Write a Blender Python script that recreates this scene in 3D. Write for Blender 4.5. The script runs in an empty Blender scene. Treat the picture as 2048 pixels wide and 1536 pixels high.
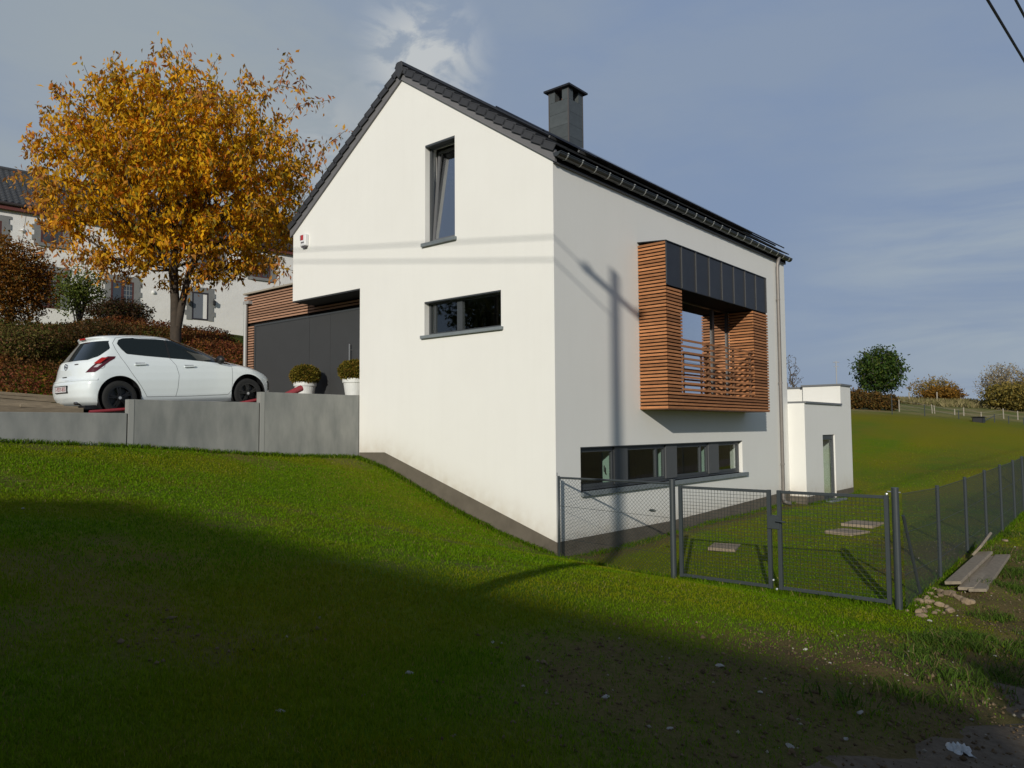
import bpy, bmesh, math, random
import numpy as np
from mathutils import Vector, Matrix
random.seed(7); RNG = np.random.default_rng(7)
PI = math.pi
scene = bpy.context.scene
COL = scene.collection

# ------------------------------------------------------------------ camera
CAM = np.array([-11.2119, -8.3523, 2.3375])
FPX = 1509.97                      # focal length in photo pixels (2048 wide)
_r = np.array([0.6425054, -0.76625146, -0.0067465])
_u = np.array([-0.04043388, -0.04269332, 0.99826969])
_f = np.array([0.76521364, 0.64112088, 0.05841321])
cam_d = bpy.data.cameras.new('camera'); cam = bpy.data.objects.new('camera', cam_d); COL.objects.link(cam)
cam_d.sensor_width = 36.0; cam_d.lens = FPX / 2048 * 36; cam_d.clip_start = 0.05; cam_d.clip_end = 6000
cam.matrix_world = Matrix(((_r[0], _u[0], -_f[0], CAM[0]), (_r[1], _u[1], -_f[1], CAM[1]), (_r[2], _u[2], -_f[2], CAM[2]), (0, 0, 0, 1)))
scene.camera = cam

# ------------------------------------------------------------------ sun, sky, exposure
SUN = np.array([0.8646, 0.3960, -0.3090]); SUN /= np.linalg.norm(SUN)      # direction the light travels
SUN_EL = math.asin(-SUN[2])
sl = bpy.data.lights.new('sun', 'SUN'); sl.energy = 3.85; sl.angle = math.radians(0.55); sl.color = (1.0, 0.955, 0.85)
so = bpy.data.objects.new('sun', sl); COL.objects.link(so)
so.rotation_euler = Vector(SUN).to_track_quat('-Z', 'Y').to_euler(); so.location = (-30, -20, 30)
world = bpy.data.worlds.new('World'); scene.world = world; world.use_nodes = True
wn = world.node_tree.nodes; wl = world.node_tree.links; wn.clear()
w_out = wn.new('ShaderNodeOutputWorld'); w_bg = wn.new('ShaderNodeBackground')
sky = wn.new('ShaderNodeTexSky'); sky.sky_type = 'NISHITA'; sky.sun_disc = False
sky.sun_elevation = SUN_EL; sky.sun_rotation = math.atan2(-SUN[0], -SUN[1])
sky.air_density = 1.0; sky.dust_density = 1.5; sky.ozone_density = 1.2
w_bg.inputs['Strength'].default_value = 0.075
# broken cloud deck, laid out by direction in the sky
tc = wn.new('ShaderNodeTexCoord')
def wmath(op, a, b=None, clamp=False):
    n = wn.new('ShaderNodeMath'); n.operation = op; n.use_clamp = clamp
    for i, s in enumerate((a, b)):
        if s is None: continue
        if isinstance(s, (int, float)): n.inputs[i].default_value = s
        else: wl.new(s, n.inputs[i])
    return n.outputs[0]
def wnoise(scale_vec, scale, detail, rough, loc=(0, 0, 0), dist=0.0):
    m = wn.new('ShaderNodeMapping'); m.inputs['Scale'].default_value = scale_vec; m.inputs['Location'].default_value = loc
    wl.new(tc.outputs['Generated'], m.inputs['Vector'])
    n = wn.new('ShaderNodeTexNoise'); n.inputs['Scale'].default_value = scale; n.inputs['Detail'].default_value = detail
    n.inputs['Roughness'].default_value = rough; n.inputs['Distortion'].default_value = dist
    wl.new(m.outputs[0], n.inputs['Vector']); return n.outputs[0]
def wramp(s, stops):
    n = wn.new('ShaderNodeValToRGB'); wl.new(s, n.inputs[0]); e = n.color_ramp.elements
    while len(e) < len(stops): e.new(0.5)
    for el, (p, c) in zip(e, stops): el.position = p; el.color = (*c, 1) if len(c) == 3 else c
    n.color_ramp.interpolation = 'EASE'; return n.outputs[0]
def wmix(fac, a, b):
    n = wn.new('ShaderNodeMix'); n.data_type = 'RGBA'
    if isinstance(fac, (int, float)): n.inputs[0].default_value = fac
    else: wl.new(fac, n.inputs[0])
    for s, i in ((a, 6), (b, 7)):
        if isinstance(s, tuple): n.inputs[i].default_value = (*s, 1)
        else: wl.new(s, n.inputs[i])
    return n.outputs[2]
def wblob(az_px, y_px, r0, r1):
    """soft round mask about one direction of the sky"""
    d = _f * FPX + _r * (az_px - 1024) - _u * (y_px - 768); d = d / np.linalg.norm(d)
    n = wn.new('ShaderNodeVectorMath'); n.operation = 'DISTANCE'; wl.new(tc.outputs['Generated'], n.inputs[0]); n.inputs[1].default_value = tuple(d)
    m = wn.new('ShaderNodeMapRange'); m.interpolation_type = 'SMOOTHSTEP'; wl.new(n.outputs['Value'], m.inputs[0])
    m.inputs[1].default_value = r1; m.inputs[2].default_value = r0; m.inputs[3].default_value = 0; m.inputs[4].default_value = 1
    return m.outputs[0]
K = 1 / 0.075
n_big = wnoise((1, 1, 2.2), 1.6, 7, 0.55, (3.1, 0.4, 1.7), 0.4)
n_fine = wnoise((1, 1, 3.0), 5.0, 8, 0.6, (0.3, 2.4, 0.7), 0.3)
veil = wmath('ADD', wmath('MULTIPLY', n_big, 0.65), wmath('MULTIPLY', n_fine, 0.35))
veil_m = wramp(veil, [(0.40, (0.0, 0.0, 0.0)), (0.62, (1, 1, 1))])
grey = (0.385 * K, 0.445 * K, 0.495 * K); blue = (0.270 * K, 0.360 * K, 0.535 * K); white = (0.72 * K, 0.74 * K, 0.73 * K)
sep = wn.new('ShaderNodeSeparateXYZ'); wl.new(tc.outputs['Generated'], sep.inputs[0])
low = wn.new('ShaderNodeMapRange'); low.interpolation_type = 'SMOOTHSTEP'; wl.new(sep.outputs[2], low.inputs[0])   # the cloud veil lies low all round; the zenith is clear sky
low.inputs[1].default_value = 0.80; low.inputs[2].default_value = 0.50; low.inputs[3].default_value = 0.12; low.inputs[4].default_value = 0.93; low = low.outputs[0]
base = wmix(low, sky.outputs[0], blue)
left_cloud = wmath('MULTIPLY', wblob(420, 330, 0.05, 0.62), wmath('ADD', wmath('MULTIPLY', veil_m, 0.5), 0.6), True)
c1 = wmix(wmath('MULTIPLY', wmath('MULTIPLY', veil_m, 0.30), low), base, grey)
c2 = wmix(left_cloud, c1, grey)
n_str = wnoise((1, 1, 7.0), 2.6, 6, 0.55, (1.3, 0.2, 0.4), 0.5)
band = wmath('MULTIPLY', wblob(2000, 620, 0.04, 0.30), wramp(n_str, [(0.30, (0, 0, 0)), (0.72, (1, 1, 1))]), True)
c3 = wmix(wmath('MULTIPLY', band, 0.75), c2, (0.47 * K, 0.54 * K, 0.58 * K))
n_puff = wnoise((1, 1, 1.6), 13.0, 9, 0.58, (0.9, 1.4, 2.7), 0.6)
puff_n = wramp(n_puff, [(0.40, (0, 0, 0)), (0.58, (1, 1, 1))])
puff = wmath('MULTIPLY', wblob(845, 115, 0.0, 0.10), wmath('ADD', wmath('MULTIPLY', puff_n, 1.2), 0.12), True)
puff2 = wmath('MULTIPLY', wblob(660, 300, 0.0, 0.12), wmath('ADD', puff_n, 0.1), True)
c4 = wmix(wmath('MULTIPLY', puff, 0.75), c3, white)
c5 = wmix(wmath('MULTIPLY', puff2, 0.55), c4, (0.55 * K, 0.58 * K, 0.60 * K))
wl.new(c5, w_bg.inputs['Color']); wl.new(w_bg.outputs[0], w_out.inputs[0])
vs = scene.view_settings; vs.view_transform = 'Standard'; vs.look = 'None'; vs.gamma = 1.0; vs.exposure = -0.28; vs.use_curve_mapping = False
scene.render.engine = 'CYCLES'; scene.render.resolution_x = 1024; scene.render.resolution_y = 768
scene.cycles.transparent_max_bounces = 24; scene.cycles.max_bounces = 7

# ------------------------------------------------------------------ pixel -> place
def ray(px, py):
    d = _f * FPX + _r * (px - 1024) - _u * (py - 768); return d / np.linalg.norm(d)
def onx(px, py, X): d = ray(px, py); return CAM + d * ((X - CAM[0]) / d[0])
def ony(px, py, Y): d = ray(px, py); return CAM + d * ((Y - CAM[1]) / d[1])
def onz(px, py, Z): d = ray(px, py); return CAM + d * ((Z - CAM[2]) / d[2])
def atd(px, py, D): return CAM + (_f * FPX + _r * (px - 1024) - _u * (py - 768)) * (D / FPX)
def onground(px, py, lo=1.0, hi=160.0):
    d = ray(px, py); t = lo; prev = t
    while t < hi:
        p = CAM + d * t
        if p[2] < ground_z(p[0], p[1]):
            a, b = prev, t
            for _ in range(30):
                m = (a + b) / 2; q = CAM + d * m
                if q[2] < ground_z(q[0], q[1]): b = m
                else: a = m
            return CAM + d * b
        prev = t; t *= 1.02
    return CAM + d * hi
# ------------------------------------------------------------------ terrain: thin-plate surface through surveyed points
_w = lambda px, py, x=0.0: tuple(onx(px, py, x))
_D = lambda px, py, D: tuple(atd(px, py, D))
TP = [
 # along the gable wall and the foot of the retaining wall
 (0, 0, 0.0), _w(996, 1063), _w(854, 985), _w(781, 941), (0, 5.6, 1.66),
 (-2.58, 5.69, 1.83), (-5.23, 5.69, 2.06), (-7.2, 5.69, 2.17), (-10, 5.69, 2.35), (-15, 5.7, 2.9),
 # lawn slope
 (-3, 3, 1.22), (-3, 0, 0.66), (-3.2, -2.45, 0.52), (-6, 3, 1.68), (-6, 0, 1.26), (-6.2, -3.8, 0.93), (-9, 0, 1.55), (-9, -4, 1.22), (-12, -2, 1.6), (-13, 2, 2.0), (-1.5, -1.2, 0.27), (-1.5, -4, 0.14), (-3, -4.4, 0.36),
 (-3, -5.6, 0.22), (-6, -5.8, 0.66), (-9, -6.6, 0.95), (-11.2, -8.35, 0.85), (-8, -8.6, 0.50), (-5, -8.4, 0.15), (-2, -8.2, -0.14),
 (-15, -9, 1.2), (-14, -13, 0.9), (-6, -12, 0.1), (-20, -5, 2.2), (-25, -15, 2.0), (-20, 6, 3.4), (-30, 0, 3.2),
 # fence line, bank and lane
 (-0.1, -2.5, -0.10), (-0.1, -4.2, -0.12), (-0.1, -5.9, -0.10), (2, -6.0, -0.02), (6, -6.0, 0.0), (12, -6.0, 0.05), (1.5, -6.6, 0.02), (5, -6.7, 0.05),
 (2, -8.2, -0.30), (6, -8.2, -0.25), (12, -8.3, -0.15), (22, -8.5, 0.1), (2, -12, -0.4), (12, -13, -0.3), (30, -16, -0.2), (40, -14, 0.2), (60, -30, 0.5),
 # garden beside the house
 (0.0, -0.05, 0.0), (4, -0.05, -0.06), (8, -0.05, 0.0), (11.8, -0.05, 0.02), (4, -3, -0.06), (8, -3, 0.0), (13, -3, 0.0), (16.5, -0.6, 0.02), (14, -0.6, -0.04), (18, -4, 0.12),
 # garden hill
 _D(1712, 837, 45), _D(1860, 842, 46), _D(1950, 852, 44), _D(2048, 868, 42), (22, 3, 1.0), (22, 8, 2.0), (16, 9, 2.2), (12, 8.6, 2.2), _D(1850, 940, 30), _D(1990, 935, 27), _D(1780, 885, 37),
 _D(1740, 824, 55), _D(1850, 828, 55), _D(2000, 846, 52), _D(1740, 806, 72), _D(1850, 806, 76), _D(1960, 809, 76), _D(2060, 822, 72), _D(1850, 801, 94), _D(2100, 815, 96), _D(1650, 802, 90),
 # under the driveway, then the bank and the neighbour's terrace
 (0.6, 8, 2.2), (0.6, 12.2, 2.5), (-5, 8.5, 2.2), (-5, 11.5, 2.3), (-10, 9.5, 2.2), (-2.0, 13.2, 3.0), (-9, 13, 2.6), (-14, 12, 2.6),
 (4, 16.0, 4.8), (1, 15.4, 4.7), (-4, 14.9, 4.2), (-9, 15.0, 3.8), (0.7, 17.2, 5.55), (5, 19, 6.0), (-4, 18, 5.2), (-9, 18, 4.7), (-14, 17, 4.4),
 (5, 27, 6.7), (15, 26, 6.8), (-8, 28, 6.0), (-20, 24, 5.2), (10, 35, 8.0), (-10, 40, 8.5), (30, 40, 8.0), (25, 24, 6.0), (40, 20, 4.6), (30, 20, 4.4), (-40, 30, 7.5), (8, 14, 4.2),
]
TP = np.array(TP, float)
def _phi(r2): return 0.5 * r2 * np.log(r2 + 1e-9)
_n = len(TP); _K = _phi(((TP[:, None, :2] - TP[None, :, :2]) ** 2).sum(-1)) + np.eye(_n) * 0.25
_Pm = np.c_[np.ones(_n), TP[:, :2]]
_A = np.block([[_K, _Pm], [_Pm.T, np.zeros((3, 3))]]); _sol = np.linalg.solve(_A, np.r_[TP[:, 2], 0, 0, 0])
def ground_grid(x, y):
    x = np.asarray(x, float).ravel(); y = np.asarray(y, float).ravel(); out = np.empty(len(x))
    xc = np.clip(x, -45, 105); yc = np.clip(y, -45, 95)
    for i in range(0, len(x), 20000):
        a = xc[i:i+20000]; b = yc[i:i+20000]
        r2 = (a[:, None] - TP[None, :, 0]) ** 2 + (b[:, None] - TP[None, :, 1]) ** 2
        out[i:i+20000] = _phi(r2) @ _sol[:_n] + _sol[_n] + _sol[_n+1] * a + _sol[_n+2] * b
    out = np.clip(out, -3.0, 11.0)
    d = np.hypot(x - 8, y - 6); k = np.clip((d - 88) / 130, 0, 1); k = k * k * (3 - 2 * k)
    return out * (1 - k) + (-6.0) * k
def ground_z(x, y): return float(ground_grid([x], [y])[0])
# ------------------------------------------------------------------ materials
MATS = {}
def nodes_of(m): return m.node_tree.nodes, m.node_tree.links
def mat(name, col, rough=0.6, metal=0.0, var=0.0, vscale=6.0, bump=0.0, bscale=40.0, spec=0.5, stretch=(1, 1, 1), col2=None, coat=0.0, obj_var=0.0):
    """principled surface; var mixes towards col2 (or a darker tone) with noise laid in object space"""
    if name in MATS: return MATS[name]
    m = bpy.data.materials.new(name); m.use_nodes = True; N, L = nodes_of(m)
    b = N['Principled BSDF']; b.inputs['Roughness'].default_value = rough; b.inputs['Metallic'].default_value = metal
    b.inputs['Specular IOR Level'].default_value = spec; b.inputs['Coat Weight'].default_value = coat; b.inputs['Coat Roughness'].default_value = 0.05
    b.inputs['Base Color'].default_value = (*col, 1)
    geo = N.new('ShaderNodeNewGeometry'); mp = N.new('ShaderNodeMapping'); mp.inputs['Scale'].default_value = stretch
    L.new(geo.outputs['Position'], mp.inputs['Vector'])
    last = None
    if var > 0:
        n = N.new('ShaderNodeTexNoise'); n.inputs['Scale'].default_value = vscale; n.inputs['Detail'].default_value = 6; n.inputs['Roughness'].default_value = 0.6
        L.new(mp.outputs[0], n.inputs['Vector'])
        r = N.new('ShaderNodeMapRange'); r.inputs[1].default_value = 0.35; r.inputs[2].default_value = 0.68; r.inputs[3].default_value = 0; r.inputs[4].default_value = var
        L.new(n.outputs[0], r.inputs[0])
        mx = N.new('ShaderNodeMix'); mx.data_type = 'RGBA'; L.new(r.outputs[0], mx.inputs[0])
        mx.inputs[6].default_value = (*col, 1); mx.inputs[7].default_value = (*(col2 or tuple(c * 0.5 for c in col)), 1)
        last = mx.outputs[2]
    if obj_var > 0:
        oi = N.new('ShaderNodeObjectInfo'); hs = N.new('ShaderNodeHueSaturation')
        rr = N.new('ShaderNodeMapRange'); rr.inputs[3].default_value = 1 - obj_var; rr.inputs[4].default_value = 1 + obj_var; L.new(oi.outputs['Random'], rr.inputs[0])
        L.new(rr.outputs[0], hs.inputs['Value'])
        if last is None: hs.inputs['Color'].default_value = (*col, 1)
        else: L.new(last, hs.inputs['Color'])
        last = hs.outputs[0]
    if last is not None: L.new(last, b.inputs['Base Color'])
    if bump > 0:
        n2 = N.new('ShaderNodeTexNoise'); n2.inputs['Scale'].default_value = bscale; n2.inputs['Detail'].default_value = 5; L.new(mp.outputs[0], n2.inputs['Vector'])
        bp = N.new('ShaderNodeBump'); bp.inputs['Strength'].default_value = bump; bp.inputs['Distance'].default_value = 0.01
        L.new(n2.outputs[0], bp.inputs['Height']); L.new(bp.outputs[0], b.inputs['Normal'])
    MATS[name] = m; return m
def glass_mat(name, tint=(0.86, 0.90, 0.88), refl=1.0, rough=0.02):
    """window pane: clear tinted sheet with a mirror reflection that grows at grazing angles"""
    if name in MATS: return MATS[name]
    m = bpy.data.materials.new(name); m.use_nodes = True; N, L = nodes_of(m); N.remove(N['Principled BSDF'])
    tr = N.new('ShaderNodeBsdfTransparent'); tr.inputs[0].default_value = (*tint, 1)
    gl = N.new('ShaderNodeBsdfGlossy'); gl.inputs['Roughness'].default_value = rough; gl.inputs[0].default_value = (0.95, 0.97, 1, 1)
    lw = N.new('ShaderNodeLayerWeight'); lw.inputs[0].default_value = 0.5
    pw = N.new('ShaderNodeMath'); pw.operation = 'POWER'; pw.inputs[1].default_value = 4.0; L.new(lw.outputs['Facing'], pw.inputs[0])
    mm = N.new('ShaderNodeMath'); mm.operation = 'MULTIPLY_ADD'; mm.inputs[1].default_value = 0.9 * refl; mm.inputs[2].default_value = 0.06 * refl; mm.use_clamp = True; L.new(pw.outputs[0], mm.inputs[0])
    mx = N.new('ShaderNodeMixShader'); L.new(mm.outputs[0], mx.inputs[0]); L.new(tr.outputs[0], mx.inputs[1]); L.new(gl.outputs[0], mx.inputs[2])
    L.new(mx.outputs[0], N['Material Output'].inputs[0]); MATS[name] = m; return m
def leaf_mat(name, trans=0.35, rough=0.5):
    """leaf sheet coloured by its own vertex colour, letting some light through"""
    if name in MATS: return MATS[name]
    m = bpy.data.materials.new(name); m.use_nodes = True; N, L = nodes_of(m); b = N['Principled BSDF']
    at = N.new('ShaderNodeAttribute'); at.attribute_name = 'Col'; L.new(at.outputs['Color'], b.inputs['Base Color']); b.inputs['Roughness'].default_value = rough
    b.inputs['Specular IOR Level'].default_value = 0.08
    tl = N.new('ShaderNodeBsdfTranslucent'); L.new(at.outputs['Color'], tl.inputs[0])
    mx = N.new('ShaderNodeMixShader'); mx.inputs[0].default_value = trans; L.new(b.outputs[0], mx.inputs[1]); L.new(tl.outputs[0], mx.inputs[2])
    L.new(mx.outputs[0], N['Material Output'].inputs[0]); MATS[name] = m; return m

# ------------------------------------------------------------------ objects
ORG = {}
def org(o): return ORG.get(o.name, np.zeros(3)) if o is not None else np.zeros(3)
def tag(o, label=None, cat=None, group=None, kind=None):
    if label: o['label'] = label
    if cat: o['category'] = cat
    if group: o['group'] = group
    if kind: o['kind'] = kind
    return o
def thing(name, label, cat, loc=(0, 0, 0), group=None):
    o = bpy.data.objects.new(name, None); COL.objects.link(o); o.location = loc; o.empty_display_size = 0.2
    ORG[o.name] = np.array(loc, float); return tag(o, label, cat, group)
def link_mesh(name, me, parent=None, loc=None):
    o = bpy.data.objects.new(name, me); COL.objects.link(o)
    if parent is not None: o.parent = parent
    if loc is not None: o.location = loc
    ORG[o.name] = org(parent); return o
def copy_tree(o, parent=None):
    c = o.copy(); COL.objects.link(c); c.parent = parent; ORG[c.name] = org(o).copy()
    for ch in list(o.children): copy_tree(ch, c)
    return c
def raw_mesh(name, V, F, m, smooth=False):
    me = bpy.data.meshes.new(name); me.from_pydata([tuple(map(float, v)) for v in V], [], F)
    if m is not None: me.materials.append(m)
    if smooth: me.polygons.foreach_set('use_smooth', [True] * len(me.polygons))
    me.update(); return me
def tri_mesh(name, V, F, m, col=None, smooth=False):
    """fast numpy mesh: V (n,3), F (m,3), optional per-vertex colour (n,3)"""
    me = bpy.data.meshes.new(name); V = np.asarray(V, np.float32); F = np.asarray(F, np.int32)
    me.vertices.add(len(V)); me.vertices.foreach_set('co', V.ravel())
    k = F.shape[1]; me.loops.add(F.size); me.loops.foreach_set('vertex_index', F.ravel())
    me.polygons.add(len(F)); me.polygons.foreach_set('loop_start', np.arange(0, F.size, k, dtype=np.int32))
    if smooth: me.polygons.foreach_set('use_smooth', np.ones(len(F), bool))
    me.update(calc_edges=True)
    if col is not None:
        a = me.color_attributes.new('Col', 'FLOAT_COLOR', 'POINT')
        a.data.foreach_set('color', np.c_[col, np.ones(len(V))].astype(np.float32).ravel())
    me.materials.append(m); return me
class MB:
    def __init__(s): s.v = []; s.f = []
    def add(s, V, F):
        b = len(s.v); s.v += [tuple(p) for p in V]; s.f += [tuple(i + b for i in q) for q in F]; return s
    def box(s, x0, x1, y0, y1, z0, z1):
        V = [(x0, y0, z0), (x1, y0, z0), (x1, y1, z0), (x0, y1, z0), (x0, y0, z1), (x1, y0, z1), (x1, y1, z1), (x0, y1, z1)]
        return s.add(V, [(0, 3, 2, 1), (4, 5, 6, 7), (0, 1, 5, 4), (1, 2, 6, 5), (2, 3, 7, 6), (3, 0, 4, 7)])
    def obox(s, c, ax, ay, az):
        """box about c with half-axis vectors"""
        c, ax, ay, az = (np.array(t, float) for t in (c, ax, ay, az)); V = []
        for k in (-1, 1):
            for i, j in ((-1, -1), (1, -1), (1, 1), (-1, 1)): V.append(c + ax * i + ay * j + az * k)
        return s.add(V, [(0, 3, 2, 1), (4, 5, 6, 7), (0, 1, 5, 4), (1, 2, 6, 5), (2, 3, 7, 6), (3, 0, 4, 7)])
    def prism(s, poly, vec):
        n = len(poly); P = [np.array(p, float) for p in poly]; v = np.array(vec, float)
        V = P + [p + v for p in P]; F = [tuple(range(n))[::-1], tuple(range(n, 2 * n))] + [(i, (i + 1) % n, n + (i + 1) % n, n + i) for i in range(n)]
        return s.add(V, F)
    def tube(s, pts, rad, n=8, cap=True):
        P = [np.array(p, float) for p in pts]; m = len(P); rr = [rad] * m if np.isscalar(rad) else list(rad); V = []; F = []
        up = None
        for i in range(m):
            d = (P[min(i + 1, m - 1)] - P[max(i - 1, 0)]); d = d / (np.linalg.norm(d) + 1e-12)
            if up is None:
                a = np.array([0, 0, 1.0]) if abs(d[2]) < 0.9 else np.array([1.0, 0, 0]); up = np.cross(d, a)
            up = up - d * (up @ d); up = up / (np.linalg.norm(up) + 1e-12); w = np.cross(d, up)
            for k in range(n):
                t = 2 * PI * k / n; V.append(P[i] + rr[i] * (math.cos(t) * up + math.sin(t) * w))
        for i in range(m - 1):
            for k in range(n): F.append((i * n + k, i * n + (k + 1) % n, (i + 1) * n + (k + 1) % n, (i + 1) * n + k))
        if cap: F += [tuple(range(n))[::-1], tuple(range((m - 1) * n, m * n))]
        return s.add(V, F)
    def lathe(s, prof, c=(0, 0, 0), n=24, axis='z'):
        V = []; F = []; m = len(prof)
        for r, z in prof:
            for k in range(n):
                t = 2 * PI * k / n; p = (r * math.cos(t), r * math.sin(t), z)
                if axis == 'y': p = (p[0], p[2], p[1])
                if axis == 'x': p = (p[2], p[0], p[1])
                V.append((p[0] + c[0], p[1] + c[1], p[2] + c[2]))
        for i in range(m - 1):
            for k in range(n): F.append((i * n + k, i * n + (k + 1) % n, (i + 1) * n + (k + 1) % n, (i + 1) * n + k))
        return s.add(V, F)
    def build(s, name, m, parent=None, smooth=False, bevel=0.0, fix=True, kind=None, label=None):
        o3 = org(parent); me = raw_mesh(name, [np.array(p) - o3 for p in s.v], s.f, m, False)
        if fix or bevel > 0:
            bm = bmesh.new(); bm.from_mesh(me)
            if bevel > 0: bmesh.ops.bevel(bm, geom=list(bm.edges), offset=bevel, segments=1, affect='EDGES')
            bmesh.ops.recalc_face_normals(bm, faces=bm.faces); bm.to_mesh(me); bm.free()
        if smooth: me.polygons.foreach_set('use_smooth', [True] * len(me.polygons))
        o = link_mesh(name, me, parent)
        if kind: o['kind'] = kind
        if label: o['label'] = label
        return o
def struct(o): o['kind'] = 'structure'; return o
def boolean(o, cutters, op='DIFFERENCE'):
    """cut mesh o with MB solids and bake the result"""
    tmp = []
    for c in cutters:
        me = raw_mesh('cutter', c.v, c.f, None); bm = bmesh.new(); bm.from_mesh(me); bmesh.ops.recalc_face_normals(bm, faces=bm.faces); bm.to_mesh(me); bm.free()
        k = bpy.data.objects.new('cutter', me); COL.objects.link(k); k.location = -org(o); tmp.append(k)
        md = o.modifiers.new('cut', 'BOOLEAN'); md.object = k; md.operation = op; md.solver = 'EXACT'
    bpy.context.view_layer.update(); dg = bpy.context.evaluated_depsgraph_get()
    me = bpy.data.meshes.new_from_object(o.evaluated_get(dg)); o.modifiers.clear(); old = o.data; mats = list(old.materials); o.data = me
    if not me.materials:
        for m in mats: me.materials.append(m)
    for k in tmp: bpy.data.objects.remove(k)
    return o
def vnoise(x, y, s, seed=0):
    """smooth value noise on numpy arrays"""
    x = np.asarray(x) * s + seed * 17.3; y = np.asarray(y) * s - seed * 9.1
    xi = np.floor(x); yi = np.floor(y); fx = x - xi; fy = y - yi; fx = fx * fx * (3 - 2 * fx); fy = fy * fy * (3 - 2 * fy)
    h = lambda a, b: np.modf(np.abs(np.sin(a * 127.1 + b * 311.7 + seed * 7.7) * 43758.5453))[0]
    return (h(xi, yi) * (1 - fx) + h(xi + 1, yi) * fx) * (1 - fy) + (h(xi, yi + 1) * (1 - fx) + h(xi + 1, yi + 1) * fx) * fy
def fbm(x, y, s, seed=0, oct=4):
    t = 0; a = 0.5
    for i in range(oct): t = t + a * vnoise(x, y, s * 2 ** i, seed + i * 3); a *= 0.5
    return t / (1 - 0.5 ** oct)

# ------------------------------------------------------------------ foliage
def leaf_cloud(P, size, aspect=0.42, droop=0.5, cols=None, fold=0.25, rng=RNG, dirs=None):
    """one folded diamond leaf per point P; returns V, F, C"""
    n = len(P); d = rng.normal(size=(n, 3)) if dirs is None else dirs + rng.normal(size=(n, 3)) * 0.5
    d[:, 2] -= droop * 2.0; d /= np.linalg.norm(d, axis=1)[:, None]
    a = rng.normal(size=(n, 3)); s = np.cross(d, a); s /= np.linalg.norm(s, axis=1)[:, None] + 1e-9; nn = np.cross(d, s)
    L = (size * rng.uniform(0.65, 1.3, n))[:, None]; w = L * aspect
    base = P; tip = P + d * L; mid = P + d * L * 0.45
    l = mid + s * w * 0.5 + nn * w * fold; r = mid - s * w * 0.5 + nn * w * fold
    V = np.stack([base, l, tip, r], 1).reshape(-1, 3); i = np.arange(n) * 4
    F = np.concatenate([np.stack([i, i + 1, i + 2], 1), np.stack([i, i + 2, i + 3], 1)])
    return V, F, (np.repeat(cols, 4, axis=0) if cols is not None else None)
def grow(stems, targets, bias=0.35, step=0.5):
    """minimum-spanning growth: each target joins the existing node that is near it and near the root. Returns nodes, parent index."""
    nodes = []; par = []; dist = []
    for st in stems:
        prev = -1
        for k, p in enumerate(st):
            p = np.array(p, float)
            if k == 0 and nodes:
                j = min(range(len(nodes)), key=lambda q: np.linalg.norm(nodes[q] - p)); prev = j; 
                if np.linalg.norm(nodes[j] - p) < 1e-6: continue
            nodes.append(p); par.append(prev); dist.append(0 if prev < 0 else dist[prev] + np.linalg.norm(p - nodes[prev])); prev = len(nodes) - 1
    root = nodes[0]; base_n = len(nodes)
    order = np.argsort(np.linalg.norm(targets - np.array(stems[0][-1]), axis=1)); tips = []
    for ti in order:
        t = targets[ti]; A = np.array(nodes); dd = np.linalg.norm(A - t, axis=1); cost = dd + bias * np.array(dist)
        cost[:min(3, base_n)] += 4
        j = int(np.argmin(cost)); L = dd[j]; k = max(1, int(L / step)); prev = j
        perp = RNG.normal(size=3) * 0.10 * L
        for q in range(1, k + 1):
            f_ = q / k; p = A[j] * (1 - f_) + t * f_ + perp * math.sin(PI * f_) + np.array([0, 0, 0.08 * L * math.sin(PI * f_)])
            nodes.append(p); par.append(prev); dist.append(dist[prev] + L / k); prev = len(nodes) - 1
        tips.append(prev)
    return np.array(nodes), par, tips
def branch_mesh(nodes, par, r_tip, expo=2.3, r_max=0.5, n_side=6):
    """tubes along the skeleton with pipe-model radii"""
    m = len(nodes); acc = np.zeros(m); kids = [[] for _ in range(m)]
    for i, p in enumerate(par):
        if p >= 0: kids[p].append(i)
    for i in range(m - 1, -1, -1):
        if not kids[i]: acc[i] += r_tip ** expo
        if par[i] >= 0: acc[par[i]] += acc[i]
    R = np.minimum(acc ** (1 / expo), r_max); mb = MB()
    for i in range(m):
        p = par[i]
        if p < 0: continue
        ns = n_side if R[i] > 0.05 else (4 if R[i] > 0.015 else 3)
        a = nodes[p]; ra = min(R[p], R[i] * 1.35)
        mb.tube([a, nodes[i]], [ra, R[i]], ns, cap=False)
    return mb, R
def crown_points(n, c, rad, rng=RNG, noise=0.25, seed=1, shell=0.5, zmin=-1.0):
    """points in a lumpy ellipsoid, denser towards the outside"""
    d = rng.normal(size=(n, 3)); d /= np.linalg.norm(d, axis=1)[:, None]; d[:, 2] = np.maximum(d[:, 2], zmin)
    az = np.arctan2(d[:, 1], d[:, 0]); lump = 1 + noise * (fbm(az * 2 + 9, d[:, 2] * 2.5 + 4, 1.6, seed) - 0.5) * 2
    r = rng.uniform(0, 1, n) ** shell
    return np.array(c) + d * (r * lump)[:, None] * np.array(rad)
def mixcol(n, palette, weights, rng=RNG, jit=0.18):
    P = np.array(palette); i = rng.choice(len(P), n, p=np.array(weights) / sum(weights)); c = P[i] * rng.uniform(1 - jit, 1 + jit, (n, 1)); return c
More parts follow.
